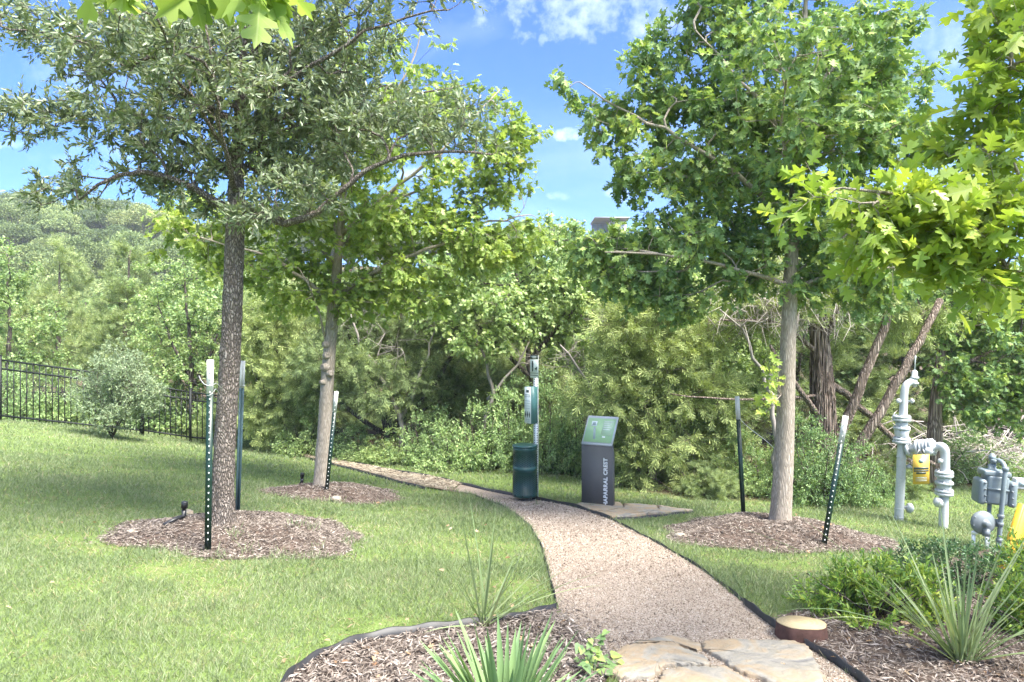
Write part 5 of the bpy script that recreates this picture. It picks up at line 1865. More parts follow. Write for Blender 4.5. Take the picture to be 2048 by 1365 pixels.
# ------------------------------------------------------------------ stones
def slab(name, poly, z0, th, parent, seed=0, rough=.02):
    """irregular split stone: outline refined, top uneven, edges chipped"""
    r2 = np.random.default_rng(seed)
    p = np.array(poly)
    ns = 10
    out = []
    for i in range(len(p)):
        a, b = p[i], p[(i + 1) % len(p)]
        L = np.linalg.norm(b - a)
        for s in range(ns):
            t = s / ns
            nrm = np.array([b[1] - a[1], a[0] - b[0]]) / max(L, 1e-6)
            out.append(a + (b - a) * t + nrm * r2.normal(0, rough * .35) * (0 < s))
    out = np.array(out)
    c = out.mean(0)
    rings = [(1.0, -.06), (1.0, th * .55), (.985, th * .85), (.955, th), (.8, th * 1.03), (.55, th * 1.06), (.28, th * 1.05), (.02, th * 1.04)]
    m = len(out)
    V = []
    for k_, (f, h) in enumerate(rings):
        q = c + (out - c) * f
        z = gzv(q[:, 0], q[:, 1]) + z0 + h
        if k_ > 1:
            z = z + .005 * np.sin(q[:, 0] * 17 + seed) * np.sin(q[:, 1] * 13 + seed * 2)
        V.append(np.column_stack([q, z]))
    V = np.concatenate(V)
    fs = []
    for k_ in range(len(rings) - 1):
        for j in range(m):
            j2 = (j + 1) % m
            fs.append((k_ * m + j, k_ * m + j2, (k_ + 1) * m + j2, (k_ + 1) * m + j))
    fs.append(tuple((len(rings) - 1) * m + j for j in range(m)))
    g = Geo().faces(V, fs)
    return part(name, g, MT['stone'], parent, smooth=True)


def gp(lst):
    return [tuple(G(*p)[:2]) for p in lst]


slab('flagstone', gp([(1205, 1352), (1225, 1322), (1250, 1306), (1290, 1300), (1345, 1298), (1375, 1310), (1412, 1325), (1418, 1345), (1375, 1344), (1330, 1348), (1300, 1366), (1240, 1372)]), .012, .022, path, 1)
slab('flagstone', gp([(1265, 1297), (1300, 1286), (1350, 1281), (1378, 1290), (1402, 1300), (1398, 1311), (1372, 1306), (1345, 1295), (1300, 1297)]), .010, .016, path, 2)
slab('flagstone', gp([(1406, 1297), (1440, 1293), (1510, 1294), (1590, 1297), (1618, 1312), (1636, 1340), (1648, 1375), (1600, 1392), (1530, 1375), (1478, 1354), (1440, 1330), (1410, 1312)]), .012, .024, path, 3)
slab('flagstone', gp([(1335, 1354), (1390, 1347), (1450, 1350), (1500, 1372), (1520, 1420), (1440, 1450), (1330, 1440), (1300, 1390)]), .010, .020, path, 4)
g = Geo()
lp = np.array(LANDING_POLY)
cpt = lp.mean(0)
landing = solo('stone_landing', Geo().faces(np.column_stack([lp, gzv(lp[:, 0], lp[:, 1]) + .006]), [tuple(range(len(lp)))]), MT['dirt'], (0, 0, 0), label='flat stone landing before the grey trail sign', kind='structure')
for k_, pl in enumerate([[(1150, 1014), (1178, 1007), (1240, 1010), (1245, 1020), (1205, 1027), (1175, 1023)], [(1246, 1012), (1310, 1015), (1318, 1023), (1275, 1030), (1212, 1029), (1248, 1021)],
                         [(1314, 1016), (1386, 1026), (1330, 1031), (1284, 1031), (1320, 1024)], [(1192, 1028), (1210, 1030), (1270, 1032), (1296, 1033), (1224, 1040)]]):
    slab('paving_stone', gp(pl), .006, .03, landing, 11 + k_, .03)


def rock(label, p, r, seed):
    bm = bmesh.new()
    bmesh.ops.create_icosphere(bm, subdivisions=2, radius=1)
    r2 = random.Random(seed)
    for v in bm.verts:
        v.co = Vector((v.co.x * r[0], v.co.y * r[1], v.co.z * r[2])) * (1 + r2.uniform(-.13, .13))
    me = bpy.data.meshes.new('rock')
    bm.to_mesh(me)
    bm.free()
    me.materials.append(MT['stone'])
    o = bpy.data.objects.new('rock', me)
    o.location = p
    COL.objects.link(o)
    tag(o, label, 'rock')


def on_mound(px, py, d, lift=0.0):
    x = (px - 1024) / F * d
    return (x, d, mz(x, d) + lift)


rock('small pale rock on the mulch behind the black pipe', on_mound(376, 1020, 6.85, .03), (.055, .05, .045), 1)
rock('pale rock beside the leaning post on the small mulch ring', on_mound(672, 983, 8.45, .02), (.07, .06, .04), 2)
rock('small pale stone at the left tip of the mulch ring', on_mound(262, 1045, 5.9, .02), (.035, .03, .025), 3)
rock('flat tan rock by the dirt trail', on_mound(1360, 1065, 6.9, .02), (.06, .05, .03), 4)

# ------------------------------------------------------------------ irrigation risers
def riser(label, a, b, top):
    root = thing('irrigation_riser', label, 'pipe', tuple(a))
    a, b, top = Vector(a), Vector(b), Vector(top)
    part('pipe', Geo().tube([a, a.lerp(b, .5) + Vector((0, 0, .006)), b], .019, 10).tube([b + (b - a).normalized() * -.03, b + Vector((0, 0, .004)), b + Vector((0, 0, .05))], .021, 10), MT['blackpipe'], root, smooth=True)
    part('nozzle', Geo().lathe(b + Vector((0, 0, .05)), top - b, [(0, .017), (.02, .017), (.022, .027), (.075, .027), (.08, .022)], 12), MT['blackpipe'], root)


m1 = on_mound(328, 1050, 5.95, .03)
m2 = on_mound(368, 1040, 6.1, .045)
riser('black bent irrigation pipe lying on the mulch left of the live oak', m1, m2, Vector(m2) + Vector((.01, 0, .1)))
m1 = on_mound(600, 968, 9.25, .02)
m2 = on_mound(604, 965, 9.2, .04)
riser('small black irrigation head on the mulch beside the knotted trunk', m1, m2, Vector(m2) + Vector((.01, 0, .1)))

# ------------------------------------------------------------------ pet waste station
d = 9.3
bx = (1072 - 1024) / F * d
b0 = Vector((bx, d, gz(bx, d)))
st = thing('pet_waste_station', 'dog waste station with perforated post, green box and round green bin', 'waste station', tuple(b0))
yaw = R(-52)                      # front faces left of the camera
fx = Vector((math.sin(yaw), -math.cos(yaw), 0))     # front normal
sx = Vector((math.cos(yaw), math.sin(yaw), 0))      # to the right along the front
up = Vector((0, 0, 1))
RM = Matrix((sx, -fx, up)).transposed()              # local x = sx, y = into the post
H = CZ - (712 - 682.5) / F * d - b0.z
g = Geo().box(b0 + up * (H / 2 - .15), (.048, .048, H + .1), RM)
part('post', g, MT['galv'], st)
g = Geo()
z = .05
while z < H - .05:
    for sdv, off in ((sx, .0245),):
        g.lathe(b0 + up * z + sdv * off, sdv, [(0, .0085), (.0006, .0085)], 8)
    g.lathe(b0 + up * z + fx * .0245, fx, [(0, .0085), (.0006, .0085)], 8)
    z += .0254 * 1.25
part('hole_row', g, MT['hole'], st, kind='stuff')


def board(c, w, h, t, m, name, parent):
    return part(name, Geo().box(c, (w, t, h), RM), m, parent)


def zpy(py):
    return CZ - (py - 682.5) / F * d


# sign plate at the top
sc_ = b0 + fx * .030
ztop, zbot = zpy(711), zpy(756)
zc = (ztop + zbot) / 2
sign = board(Vector((sc_.x, sc_.y, zc)), .17, ztop - zbot, .004, MT['signwhite'], 'sign', st)
f2 = fx * .0035
board(Vector((sc_.x, sc_.y, zpy(715))) + f2, .165, .055, .002, MT['signdark'], 'header_print', sign)
for k_ in range(3):
    board(Vector((sc_.x, sc_.y, zpy(713.3 + k_ * 1.7))) + f2 * 1.6 + sx * (.01 * (k_ - 1)), .12 - .02 * k_, .006, .001, MT['signwhite'], 'header_line', sign)
# walking figure and dog pictogram
g = Geo()
fc = Vector((sc_.x, sc_.y, zpy(731))) + f2
g.box(fc - sx * .035 + up * .045, (.022, .002, .028), RM).box(fc - sx * .035, (.034, .002, .065), RM).box(fc - sx * .043 - up * .055, (.014, .002, .06), RM).box(fc - sx * .024 - up * .055, (.014, .002, .06), RM)
part('figure_print', g, MT['signdark'], sign)
g = Geo()
g.box(fc + sx * .035 - up * .045, (.045, .002, .022), RM).box(fc + sx * .055 - up * .028, (.018, .002, .02), RM).box(fc + sx * .018 - up * .068, (.008, .002, .03), RM).box(fc + sx * .050 - up * .068, (.008, .002, .03), RM)
part('dog_print', g, MT['signdark'], sign)
for py_ in (746.5, 751):
    board(Vector((sc_.x, sc_.y, zpy(py_))) + f2, .16, .008, .002, MT['signdark'], 'rule_print', sign)
# dispenser box
zt_, zb_ = zpy(773), zpy(846)
bc = b0 + fx * .085
bw, bd = .135, .115
box = part('dispenser_box', Geo().box(Vector((bc.x, bc.y, (zt_ + zb_) / 2)), (bw * 1.0, bd, zt_ - zb_), RM), MT['boxgreen'], st)
bf = b0 + fx * (.085 + bd / 2 + .003)
face = board(Vector((bf.x, bf.y, (zt_ + zb_) / 2)), bw * .99, zt_ - zb_ - .006, .004, MT['signwhite'], 'front_sheet', box)
bf2 = bf + fx * .0035
for (py_, w_, h_, m_) in ((782, .055, .035, 'signdark'), (789, .10, .010, 'signmid'), (792.5, .11, .007, 'signmid'), (801, .11, .006, 'signmid'), (806, .10, .004, 'signmid'), (811, .10, .004, 'signmid'), (816, .09, .004, 'signmid'), (838, .10, .005, 'signmid'), (841, .09, .005, 'signmid')):
    part('print_line', Geo().box(Vector((bf2.x, bf2.y, zpy(py_))), (w_, .002, h_), RM), MT[m_], box)
for k_ in range(3):
    c = Vector((bf2.x, bf2.y, zpy(828))) + sx * (.04 * (k_ - 1))
    g = Geo()
    g.prism([c + up * .045, c - sx * .013, c - up * .045, c + sx * .013], fx * .002)
    part('pictogram', g, MT['signdark'], box)
# bin
cr = .165
cc = b0 + fx * (.03 + cr * 1.0) - sx * .0
zt_, zb_ = zpy(889), zpy(988)
Hc = zt_ - zb_
cb = Vector((cc.x, cc.y, zb_))
can = part('bin', Geo().lathe(cb, up, [(0, cr * .97), (.004, cr), (.055, cr), (.056, cr * .985), (Hc * .5, cr * .985), (Hc * .505, cr * 1.0), (Hc * .60, cr * 1.0), (Hc * .605, cr * .985), (Hc * .90, cr * .985), (Hc * .905, cr * 1.0), (Hc - .01, cr)], 40), MT['bin'], st, smooth=False)
part('band', Geo().lathe(cb + up * (Hc * .505), up, [(0, cr * 1.003), (Hc * .095, cr * 1.003)], 40), MT['binband'], can)
part('band', Geo().lathe(cb + up * (Hc * .905), up, [(0, cr * 1.003), (Hc * .08, cr * 1.003)], 40), MT['binband'], can)
part('lid', Geo().lathe(cb + up * (Hc - .012), up, [(0, cr * 1.05), (.012, cr * 1.06), (.022, cr * 1.02), (.03, cr * .9), (.034, cr * .3)], 40), MT['binband'], can)
g = Geo()
for i in range(46):                       # rows of perforations on the mesh sections
    a = i * 2 * math.pi / 46
    v = Vector((math.cos(a), math.sin(a), 0))
    for (z0, z1) in ((.07, .47), (.63, .88)):
        nz_ = int((z1 - z0) * Hc / .026)
        for k_ in range(nz_):
            g.lathe(cb + v * (cr * .983) + up * (Hc * z0 + (k_ + .5 * (i % 2)) * .026), v, [(0, .0062), (.0035, .0062)], 5)
part('perforation', g, MT['hole'], can, kind='stuff')
for a in (2.4, 3.1, 3.8, 4.5, 5.2):
    v = Vector((math.cos(a), math.sin(a), 0))
    part('drain_hole', Geo().lathe(cb + v * (cr - .001) + up * .028, v, [(0, .010), (.003, .010)], 8), MT['hole'], can)
part('bracket', Geo().box(b0 + fx * .03 + up * (zb_ - b0.z + Hc * .8), (.03, .03, .05), RM).box(b0 + fx * .03 + up * (zb_ - b0.z + Hc * .25), (.03, .03, .05), RM), MT['galv'], can)

# ------------------------------------------------------------------ trail sign
d = 8.9
bx = (1196 - 1024) / F * d
kb = Vector((bx, d, gz(bx, d)))
ks = thing('trail_sign', 'charcoal trail sign with sloped green panel and white vertical lettering', 'sign', tuple(kb))
th = R(-27)
fn = Vector((math.sin(th), -math.cos(th), 0))
sr = Vector((math.cos(th), math.sin(th), 0))
W = .42
h1_ = CZ - (887 - 682.5) / F * d - kb.z
h2_ = CZ - (836 - 682.5) / F * d - kb.z
bk = .26
prof = [(0, -.1), (0, h1_), (-.035, h1_ + .002), (-.10, h1_ - .16), (-.10, -.1)]
f0 = kb + fn * .05


def kp(o, z, s):
    return f0 + fn * o + up * z + sr * s


part('body', Geo().prism([kp(o, z, -W / 2) for o, z in prof], sr * W), MT['kiosk'], ks)
pv = (Vector((0, 0, h2_ - h1_)) - fn * bk)      # direction up the sloped panel
pn = sr.cross(pv).normalized()
if pn.dot(fn) < 0:
    pn = -pn
pa = kp(0, h1_, -W / 2)


def panel_quad(u0, u1, v0, v1, lift, t):
    c = [pa + sr * (W * u) + pv * v + pn * lift for (u, v) in ((u0, v0), (u1, v0), (u1, v1), (u0, v1))]
    return Geo().prism(c, pn * t)


plate = part('panel', panel_quad(0, 1, 0, 1.0, -.022, .022), MT['kioskframe'], ks)
part('map_sheet', panel_quad(.04, .95, .05, .91, .0005, .003), MT['panelgreen'], plate)
part('text_column', panel_quad(.56, .90, .30, .84, .0045, .001), MT['panelpale'], plate)
part('emblem', panel_quad(.18, .36, .62, .80, .0045, .001), MT['signwhite'], plate)
part('emblem_print', panel_quad(.22, .32, .66, .76, .006, .001), MT['signmid'], plate)
part('map_line', Geo().prism([pa + sr * (W * u) + pv * v + pn * .0045 for u, v in ((.34, .16), (.42, .16), (.34, .58), (.27, .58))], pn * .001), MT['signmid'], plate)
part('map_line', panel_quad(.62, .72, .22, .27, .0045, .001), MT['letter'], plate)
for k_ in range(5):
    part('text_line', panel_quad(.60, .86 - .03 * (k_ % 3), .78 - k_ * .07, .80 - k_ * .07, .006, .0008), MT['letter'], plate)
part('lip', Geo().prism([kp(.004, h1_ - .022, -W / 2), kp(.004, h1_ + .004, -W / 2), kp(.0, h1_ + .004, -W / 2), kp(.0, h1_ - .022, -W / 2)], sr * W), MT['kioskframe'], ks)
tc = bpy.data.curves.new('lettering', 'FONT')
tc.body = 'CHAPARRAL CREST'
tc.size = .125
tc.extrude = .006
tc.offset = .0045
tc.space_character = 1.08
to = bpy.data.objects.new('lettering_source', tc)
COL.objects.link(to)
bpy.context.view_layer.update()
dg = bpy.context.evaluated_depsgraph_get()
lm = bpy.data.meshes.new_from_object(to.evaluated_get(dg))
bpy.data.objects.remove(to)
lw = max(v.co.x for v in lm.vertices)
lm.materials.clear()
lm.materials.append(MT['letter'])
lo = bpy.data.objects.new('lettering', lm)
COL.objects.link(lo)
lo.parent = ks
ztop_l = CZ - (914 - 682.5) / F * d - kb.z
scl = (ztop_l + .03) / lw
LM = Matrix((up, -sr, fn)).transposed().to_4x4() @ Matrix.Scale(scl, 4)
LM.translation = kp(.006, ztop_l - lw * scl, .145) - kb
lo.matrix_local = LM
lo['label'] = 'white raised lettering reading CHAPARRAL CREST upward'

# ------------------------------------------------------------------ gas riser assembly
d = 8.6
pxm = F / d                      # pixels per metre there


def gpt(px, py, dz=0.0):
    return P(px, py, d + dz)


gb = gpt(1797, 1044)
gb.z = gz(gb.x, gb.y) - .03
gr = thing('gas_riser', 'pale grey gas riser with flanged valves and a bent top', 'gas pipe', tuple(gb))
rp = .054


def flange_stack(name, c, ax, rows, parent):
    """rows of (offset, radius, thickness) along ax; bolts round each flange"""
    c, ax = Vector(c), Vector(ax).normalized()
    u = ax.orthogonal().normalized()
    v = ax.cross(u)
    o = None
    for (off, r, t) in rows:
        f = part('flange' if r > rp * 1.4 else 'collar', Geo().lathe(c + ax * off, ax, [(0, r * .96), (t * .15, r), (t * .85, r), (t, r * .96)], 24), MT['gas'], parent)
        if r > rp * 1.4:
            gg_ = Geo()
            for k_ in range(8):
                a = k_ * math.pi / 4 + .2
                gg_.lathe(c + ax * (off - .014) + (u * math.cos(a) + v * math.sin(a)) * r * .80, ax, [(0, .010), (t + .028, .010)], 6)
            part('bolts', gg_, MT['gas'], f, kind='stuff')


# main pipe with elbow to the relief valve
g = Geo()
A0, A1 = gb, gpt(1808, 790)
pts = [A0, gpt(1801, 960), gpt(1805, 850), A1, gpt(1809, 776), gpt(1813, 768), gpt(1820, 764), gpt(1829, 762)]
q, rr = dense(pts, [rp, rp, rp * .95, rp * .85, rp * .82, rp * .8, rp * .8, rp * .78], .03, 0)
g.tube(q, rr, 18)
part('pipe', g, MT['gas'], gr, smooth=True)
flange_stack('valve', gpt(1803, 886), up, [(0, .105, .03), (.035, .098, .028), (.17, .098, .03), (.205, .07, .06), (.275, .105, .03), (.31, .105, .03)], gr)
part('valve_body', Geo().lathe(gpt(1803, 878), up, [(0, .06), (.04, .078), (.10, .085), (.15, .07), (.2, .06)], 18), MT['gas'], gr, smooth=True)
part('relief_valve', Geo().lathe(gpt(1829, 774), up, [(0, .028), (.03, .028), (.032, .048), (.055, .048), (.057, .03), (.10, .032), (.103, .05), (.125, .05), (.128, .036), (.19, .034), (.21, .016)], 16), MT['gas'], gr)
part('vent_tube', Geo().tube([gpt(1829, 742), gpt(1830, 720), gpt(1831, 712)], .009, 8), MT['gas'], gr)
part('side_valve', Geo().lathe(gpt(1801, 1014), (1, -.25, -.1), [(0, .022), (.07, .022), (.072, .05), (.085, .062), (.12, .062), (.135, .045), (.15, .02)], 14), MT['gas'], gr, smooth=True)
for k_, py_ in enumerate((804, 804)):
    part('tap', Geo().lathe(gpt(1808, py_), ((-1, 1)[k_], -.3, .15), [(0, .014), (.075, .014), (.077, .03), (.10, .03), (.115, .012)], 8), MT['gas'], gr)
part('tap', Geo().lathe(gpt(1803, 935), (1, -.3, .1), [(0, .014), (.06, .014), (.062, .028), (.10, .028), (.11, .012)], 8), MT['gas'], gr)
for py_ in (1018, 1035, 915):
    part('weld_ring', Geo().lathe(gpt(np.interp(py_, [850, 1044], [1805, 1797]), py_), up, [(0, rp * 1.0), (.003, rp * 1.06), (.009, rp * 1.06), (.012, rp)], 18), MT['gas'], gr)
# horizontal run of flanges to the second leg
hA, hB = gpt(1806, 899), gpt(1880, 893, -.30)
ax_ = (hB - hA)
Lh = ax_.length
part('cross_pipe', Geo().tube([hA, hB], rp * .95, 16), MT['gas'], gr, smooth=True)
flange_stack('cross', hA, ax_, [(.05, .098, .028), (.16, .105, .028), (.20, .105, .028), (.24, .10, .028), (Lh - .26, .10, .028), (Lh - .14, .105, .028), (Lh - .10, .105, .03)], gr)
part('valve_body', Geo().lathe(hA + ax_ * .52, ax_, [(0, .07), (.04, .09), (.10, .085), (.14, .06)], 16), MT['gas'], gr, smooth=True)
part('valve_stem', Geo().lathe(hA + ax_ * .62, (-.35, -1, -.25), [(0, .025), (.11, .025), (.112, .045), (.15, .045), (.16, .02)], 10), MT['gas'], gr)
lb = gpt(1886, 1040, -.35)
lb.z = gz(lb.x, lb.y) - .03
q, rr = dense([hA + ax_ * .96, gpt(1884, 892, -.35), gpt(1889, 897, -.35), gpt(1890, 906, -.35), gpt(1890, 940, -.35), gpt(1888, 990, -.35), lb], [rp * .95] * 7, .03, 0)
part('pipe', Geo().tube(q, rr, 18), MT['gas'], gr, smooth=True)
flange_stack('valve', gpt(1888, 990, -.35), up, [(0, .10, .03), (.035, .10, .028), (.13, .10, .028), (.165, .075, .05), (.22, .10, .03), (.255, .10, .03)], gr)
part('valve_body', Geo().lathe(gpt(1888, 982, -.35), up, [(0, .06), (.04, .078), (.08, .078), (.13, .06)], 16), MT['gas'], gr, smooth=True)
part('side_valve', Geo().lathe(gpt(1888, 1004, -.35), (-1, -.3, 0), [(0, .02), (.06, .02), (.062, .045), (.075, .058), (.11, .058), (.125, .04), (.14, .02)], 14), MT['gas'], gr, smooth=True)
part('tap', Geo().lathe(gpt(1889, 924, -.35), (-1, -.4, .2), [(0, .013), (.06, .013), (.062, .028), (.09, .028), (.10, .012)], 8), MT['gas'], gr)
# hanging warning sign
sgc = gpt(1842, 939, -.30)
sw, sh = .175, .36
ysx = Vector((.93, -.36, .10)).normalized()
ysn = ysx.cross(up).normalized()
if ysn.y > 0:
    ysn = -ysn
SM = Matrix((ysx, -ysn, up)).transposed()
ws = thing('warning_sign', 'small yellow warning sign hanging from the gas valves', 'sign', tuple(sgc))
part('plate', Geo().box(sgc, (sw, .004, sh), SM), MT['signyellow'], ws)
part('emblem_print', Geo().lathe(sgc + up * .10 + ysn * .0022, ysn, [(0, .028), (.001, .028)], 14), MT['signmid'], ws)
for zo, hh in ((.012, .026), (-.018, .018), (-.046, .022)):
    part('text_bar', Geo().box(sgc + up * zo + ysn * .003, (sw * .92 if zo > -.03 else sw * .6, .002, hh), SM), MT['signdark'], ws)
for zo in (-.10, -.12, -.14):
    part('text_line', Geo().box(sgc + up * zo + ysn * .003, (.12, .002, .006), SM), MT['signmid'], ws)
part('hook', Geo().tube([sgc + up * .17 - ysx * .05, sgc + up * .24 - ysx * .02], .004, 5).tube([sgc + up * .17 + ysx * .05, sgc + up * .24 + ysx * .02], .004, 5), MT['wire'], ws)

# ------------------------------------------------------------------ gas meter
d = 7.0


def mp_(px, py, dz=0.0):
    return P(px, py, d + dz)


mb = mp_(1985, 1112)
mb.z = gz(mb.x, mb.y)
gm = thing('gas_meter', 'blue grey gas meter with round regulator and looped pipe', 'gas meter', tuple(mb))


def rbox(c, size, Mx, bev, m, name, parent):
    bm = bmesh.new()
    bmesh.ops.create_cube(bm, size=1)
    for v in bm.verts:
        v.co = Vector((v.co.x * size[0], v.co.y * size[1], v.co.z * size[2]))
    bmesh.ops.bevel(bm, geom=bm.edges[:] + bm.verts[:], offset=bev, segments=4, affect='EDGES', profile=.5)
    me = bpy.data.meshes.new(name)
    bm.to_mesh(me)
    bm.free()
    me.transform(Matrix.Translation(Vector(c) - Vector(rootloc(parent))) @ (Mx.to_4x4() if Mx else Matrix.Identity(4)))
    for p in me.polygons:
        p.use_smooth = True
    me.materials.append(m)
    o = bpy.data.objects.new(name, me)
    COL.objects.link(o)
    o.parent = parent
    return o


my = R(-14)
MMx = Matrix.Rotation(my, 3, 'Z') @ Matrix.Rotation(R(4), 3, 'Y')
mc = mp_(1988, 978)
mr = MMx @ Vector((1, 0, 0))
rbox(mc, (.20, .20, .30), MMx, .03, MT['meter'], 'body', gm)
rbox(mc + Vector((0, 0, .165)), (.25, .19, .06), MMx, .02, MT['meter'], 'top_case', gm)
for s in (-1, 1):
    cv = rbox(mc + mr * (s * .135) - up * .03, (.075, .22, .26), MMx, .035, MT['meter'], 'side_cover', gm)
    for k_ in range(4):
        part('bolt', Geo().lathe(mc + mr * (s * .12) - MMx @ Vector((0, .108, 0)) + up * (.07 - k_ * .065), MMx @ Vector((0, -1, 0)), [(0, .010), (.012, .010)], 6), MT['meterdark'], cv)
part('rib', Geo().box(mc - MMx @ Vector((0, .102, 0)) + up * .01, (.19, .012, .022), MMx), MT['meter'], gm)
rbox(mc + mr * .23 + up * .085, (.115, .10, .105), MMx, .012, MT['gauge'], 'index_box', gm)
part('dial', Geo().box(mc + mr * .235 + up * .085 - MMx @ Vector((0, .052, 0)), (.07, .004, .05), MMx), MT['signmid'], gm)
# pipes: riser through regulator, loop over the top, outlet down in front
q, rr = dense([mp_(1986, 958, -.0), mp_(1985, 940), mp_(1986, 928), mp_(1990, 919), mp_(2000, 921, -.06), mp_(2008, 928, -.12), mp_(2011, 938, -.15), mp_(2007, 975, -.16), mp_(2002, 1030, -.15), mp_(1996, 1102, -.14)], [.022] * 10, .03, 0)
part('outlet_pipe', Geo().tube(q, rr, 14), MT['meter'], gm, smooth=True)
for (px_, py_, dz) in ((2010.5, 942, -.15), (2001, 1036, -.15), (2000, 1052, -.15), (1998, 1084, -.14), (1988, 926, -.02)):
    part('coupling', Geo().lathe(mp_(px_, py_, dz), (0.05, 0, 1), [(0, .027), (.004, .031), (.03, .031), (.034, .027)], 12), MT['meterdark'] if py_ > 1000 else MT['meter'], gm)
q, rr = dense([mp_(1984, 912, .05), mp_(1984, 940, .05), mp_(1979, 1000, .05), mp_(1977, 1050, .02), mp_(1974, 1106, 0)], [.020] * 5, .05, 0)
part('inlet_pipe', Geo().tube(q, rr, 12), MT['meter'], gm, smooth=True)
part('union', Geo().lathe(mp_(1984, 922, .05), up, [(0, .03), (.03, .034), (.055, .034), (.058, .02), (.075, .02)], 10), MT['meter'], gm)
part('union', Geo().lathe(mc + up * .19 - mr * .02, up, [(0, .05), (.015, .05), (.018, .036), (.06, .036)], 12), MT['meter'], gm)
rc = mp_(1966, 1046, -.12)
reg = part('regulator', Geo().lathe(rc + Vector((0, .05, 0)), (-.05, -1, .02), [(0, .06), (.02, .105), (.04, .118), (.06, .118), (.075, .10), (.095, .05), (.10, .03), (.14, .028), (.145, .02)], 28), MT['meterdark'], gm, smooth=False)
for k_ in range(8):
    a = k_ * math.pi / 4 + .2
    part('bolt', Geo().lathe(rc + Vector((math.cos(a) * .106, .015, math.sin(a) * .106)), (0, -1, 0), [(0, .008), (.035, .008)], 6), MT['meterdark'], reg)
part('regulator_vent', Geo().box(rc + Vector((-.005, -.05, -.085)), (.05, .05, .07)), MT['meterdark'], reg)
part('yoke', Geo().box(mp_(1986, 1048, -.10), (.09, .05, .05)).box(mp_(1996, 1046, -.12), (.05, .04, .07)), MT['meter'], gm)
for px_ in (1947, 1974):
    g = Geo()
    c1 = mp_(px_, 1062, -.1)
    c0 = mp_(px_ - 1, 1112, -.1)
    c0.z = gz(c0.x, c0.y) - .03
    g.box((c0 + c1) / 2, (.035, .012, (c1 - c0).length))
    g.box((c0 + c1) / 2 + Vector((.0165, .016, 0)), (.004, .03, (c1 - c0).length))
    part('leg', g, MT['galv'], gm)
part('bracket', Geo().box(mp_(1961, 1066, -.115), (.17, .006, .035)), MT['galv'], gm)

# ------------------------------------------------------------------ yellow marker post
d = 5.3
yb, yt = P(1998, 1135, d), P(2040, 1008, d - .05)
ya = (yt - yb).normalized()
yb2 = yb - ya * .25
ys = Vector((.95, .1, 0))
ys = (ys - ya * ys.dot(ya)).normalized()
yn = ya.cross(ys)
ym = thing('marker_post', 'leaning flat yellow utility marker behind the dark shrub', 'marker', tuple(yb2))
L = (yt - yb2).length
part('blade', Geo().prism([yb2, yb2 + ys * .15, yb2 + ys * .15 + yn * .012, yb2 + yn * .012], ya * L), MT['yellow'], ym)
part('flange', Geo().prism([yb2 - ys * .004 + yn * .014, yb2 + ys * .020 + yn * .014, yb2 + ys * .020 - yn * .03, yb2 - ys * .004 - yn * .03], ya * L), MT['yellow'], ym)
part('bolt', Geo().lathe(yb + ys * .02 - yn * .03, -yn, [(0, .008), (.006, .008)], 8), MT['meterdark'], ym)

# ------------------------------------------------------------------ stump
sp = G(1603, 1280) + Vector((0, 0, .028))
stp = thing('tree_stump', 'low round stump with pale sawn top beside the black edging', 'stump', tuple(sp))
k_ = 40
prof_s = [(-.12, .150), (.0, .146), (.03, .141), (.06, .138), (.066, .134)]
r2 = np.random.default_rng(5)
wob = 1 + .02 * np.sin(np.arange(k_) * .8) + r2.normal(0, .006, k_)
V = []
for (z, r) in prof_s:
    for j in range(k_):
        a = j * 2 * math.pi / k_
        V.append((sp.x + r * wob[j] * math.cos(a), sp.y + r * wob[j] * math.sin(a), sp.z + z - .016 * math.sin(a)))
fs = [(i * k_ + j, i * k_ + (j + 1) % k_, (i + 1) * k_ + (j + 1) % k_, (i + 1) * k_ + j) for i in range(len(prof_s) - 1) for j in range(k_)]
part('side', Geo().faces(V, fs), MT['rust'], stp, smooth=True)
top = [(sp.x + .136 * wob[j] * math.cos(j * 2 * math.pi / k_), sp.y + .136 * wob[j] * math.sin(j * 2 * math.pi / k_), sp.z + .066 - .016 * math.sin(j * 2 * math.pi / k_)) for j in range(k_)]
part('cut_top', Geo().prism(top, (0, 0, .006)), MT['sawn'], stp)


# ------------------------------------------------------------------ blades: yucca and strap leaved plants
def blade_geo(b, dirv, L, w, bend, droop, fold=.25, seg=12, kink=None):
    """a strap blade that leaves b along dirv and arches over; fold gives a V section"""
    b = np.array(tuple(b))
    dv = unit(np.array(dirv, float))
    side = unit(np.cross(dv, np.array([0, 0, 1.0]) + 1e-4 * np.array([1, 0, 0])))
    p = b.copy()
    V = []
    step = L / seg
    v = dv.copy()
    for i in range(seg + 1):
        t = i / seg
        ww = w * (min(1, .55 + t * 2.2) * (1 - t ** 2.6) + .02)
        n = unit(np.cross(side, v))
        V += [p - side * ww / 2 + n * ww * fold, p, p + side * ww / 2 + n * ww * fold]
        v = unit(v + np.array([0, 0, -droop * (t + .15)]) * step / L * 12 / 12 + bend * t / seg)
        p = p + v * step
    f = []
    for i in range(seg):
        a = i * 3
        f += [(a, a + 1, a + 4, a + 3), (a + 1, a + 2, a + 5, a + 4)]
    return Geo().faces(np.array(V), f)


def blade_plant(name, label, base, specs, m, cat='plant'):
    root = thing(name, label, cat, tuple(base))
    for (off, dv, L, w, bend, droop) in specs:
        part('blade', blade_geo(Vector(base) + Vector(off), dv, L, w, np.array(bend), droop), m, root, smooth=True)
    return root


r2 = random.Random(8)
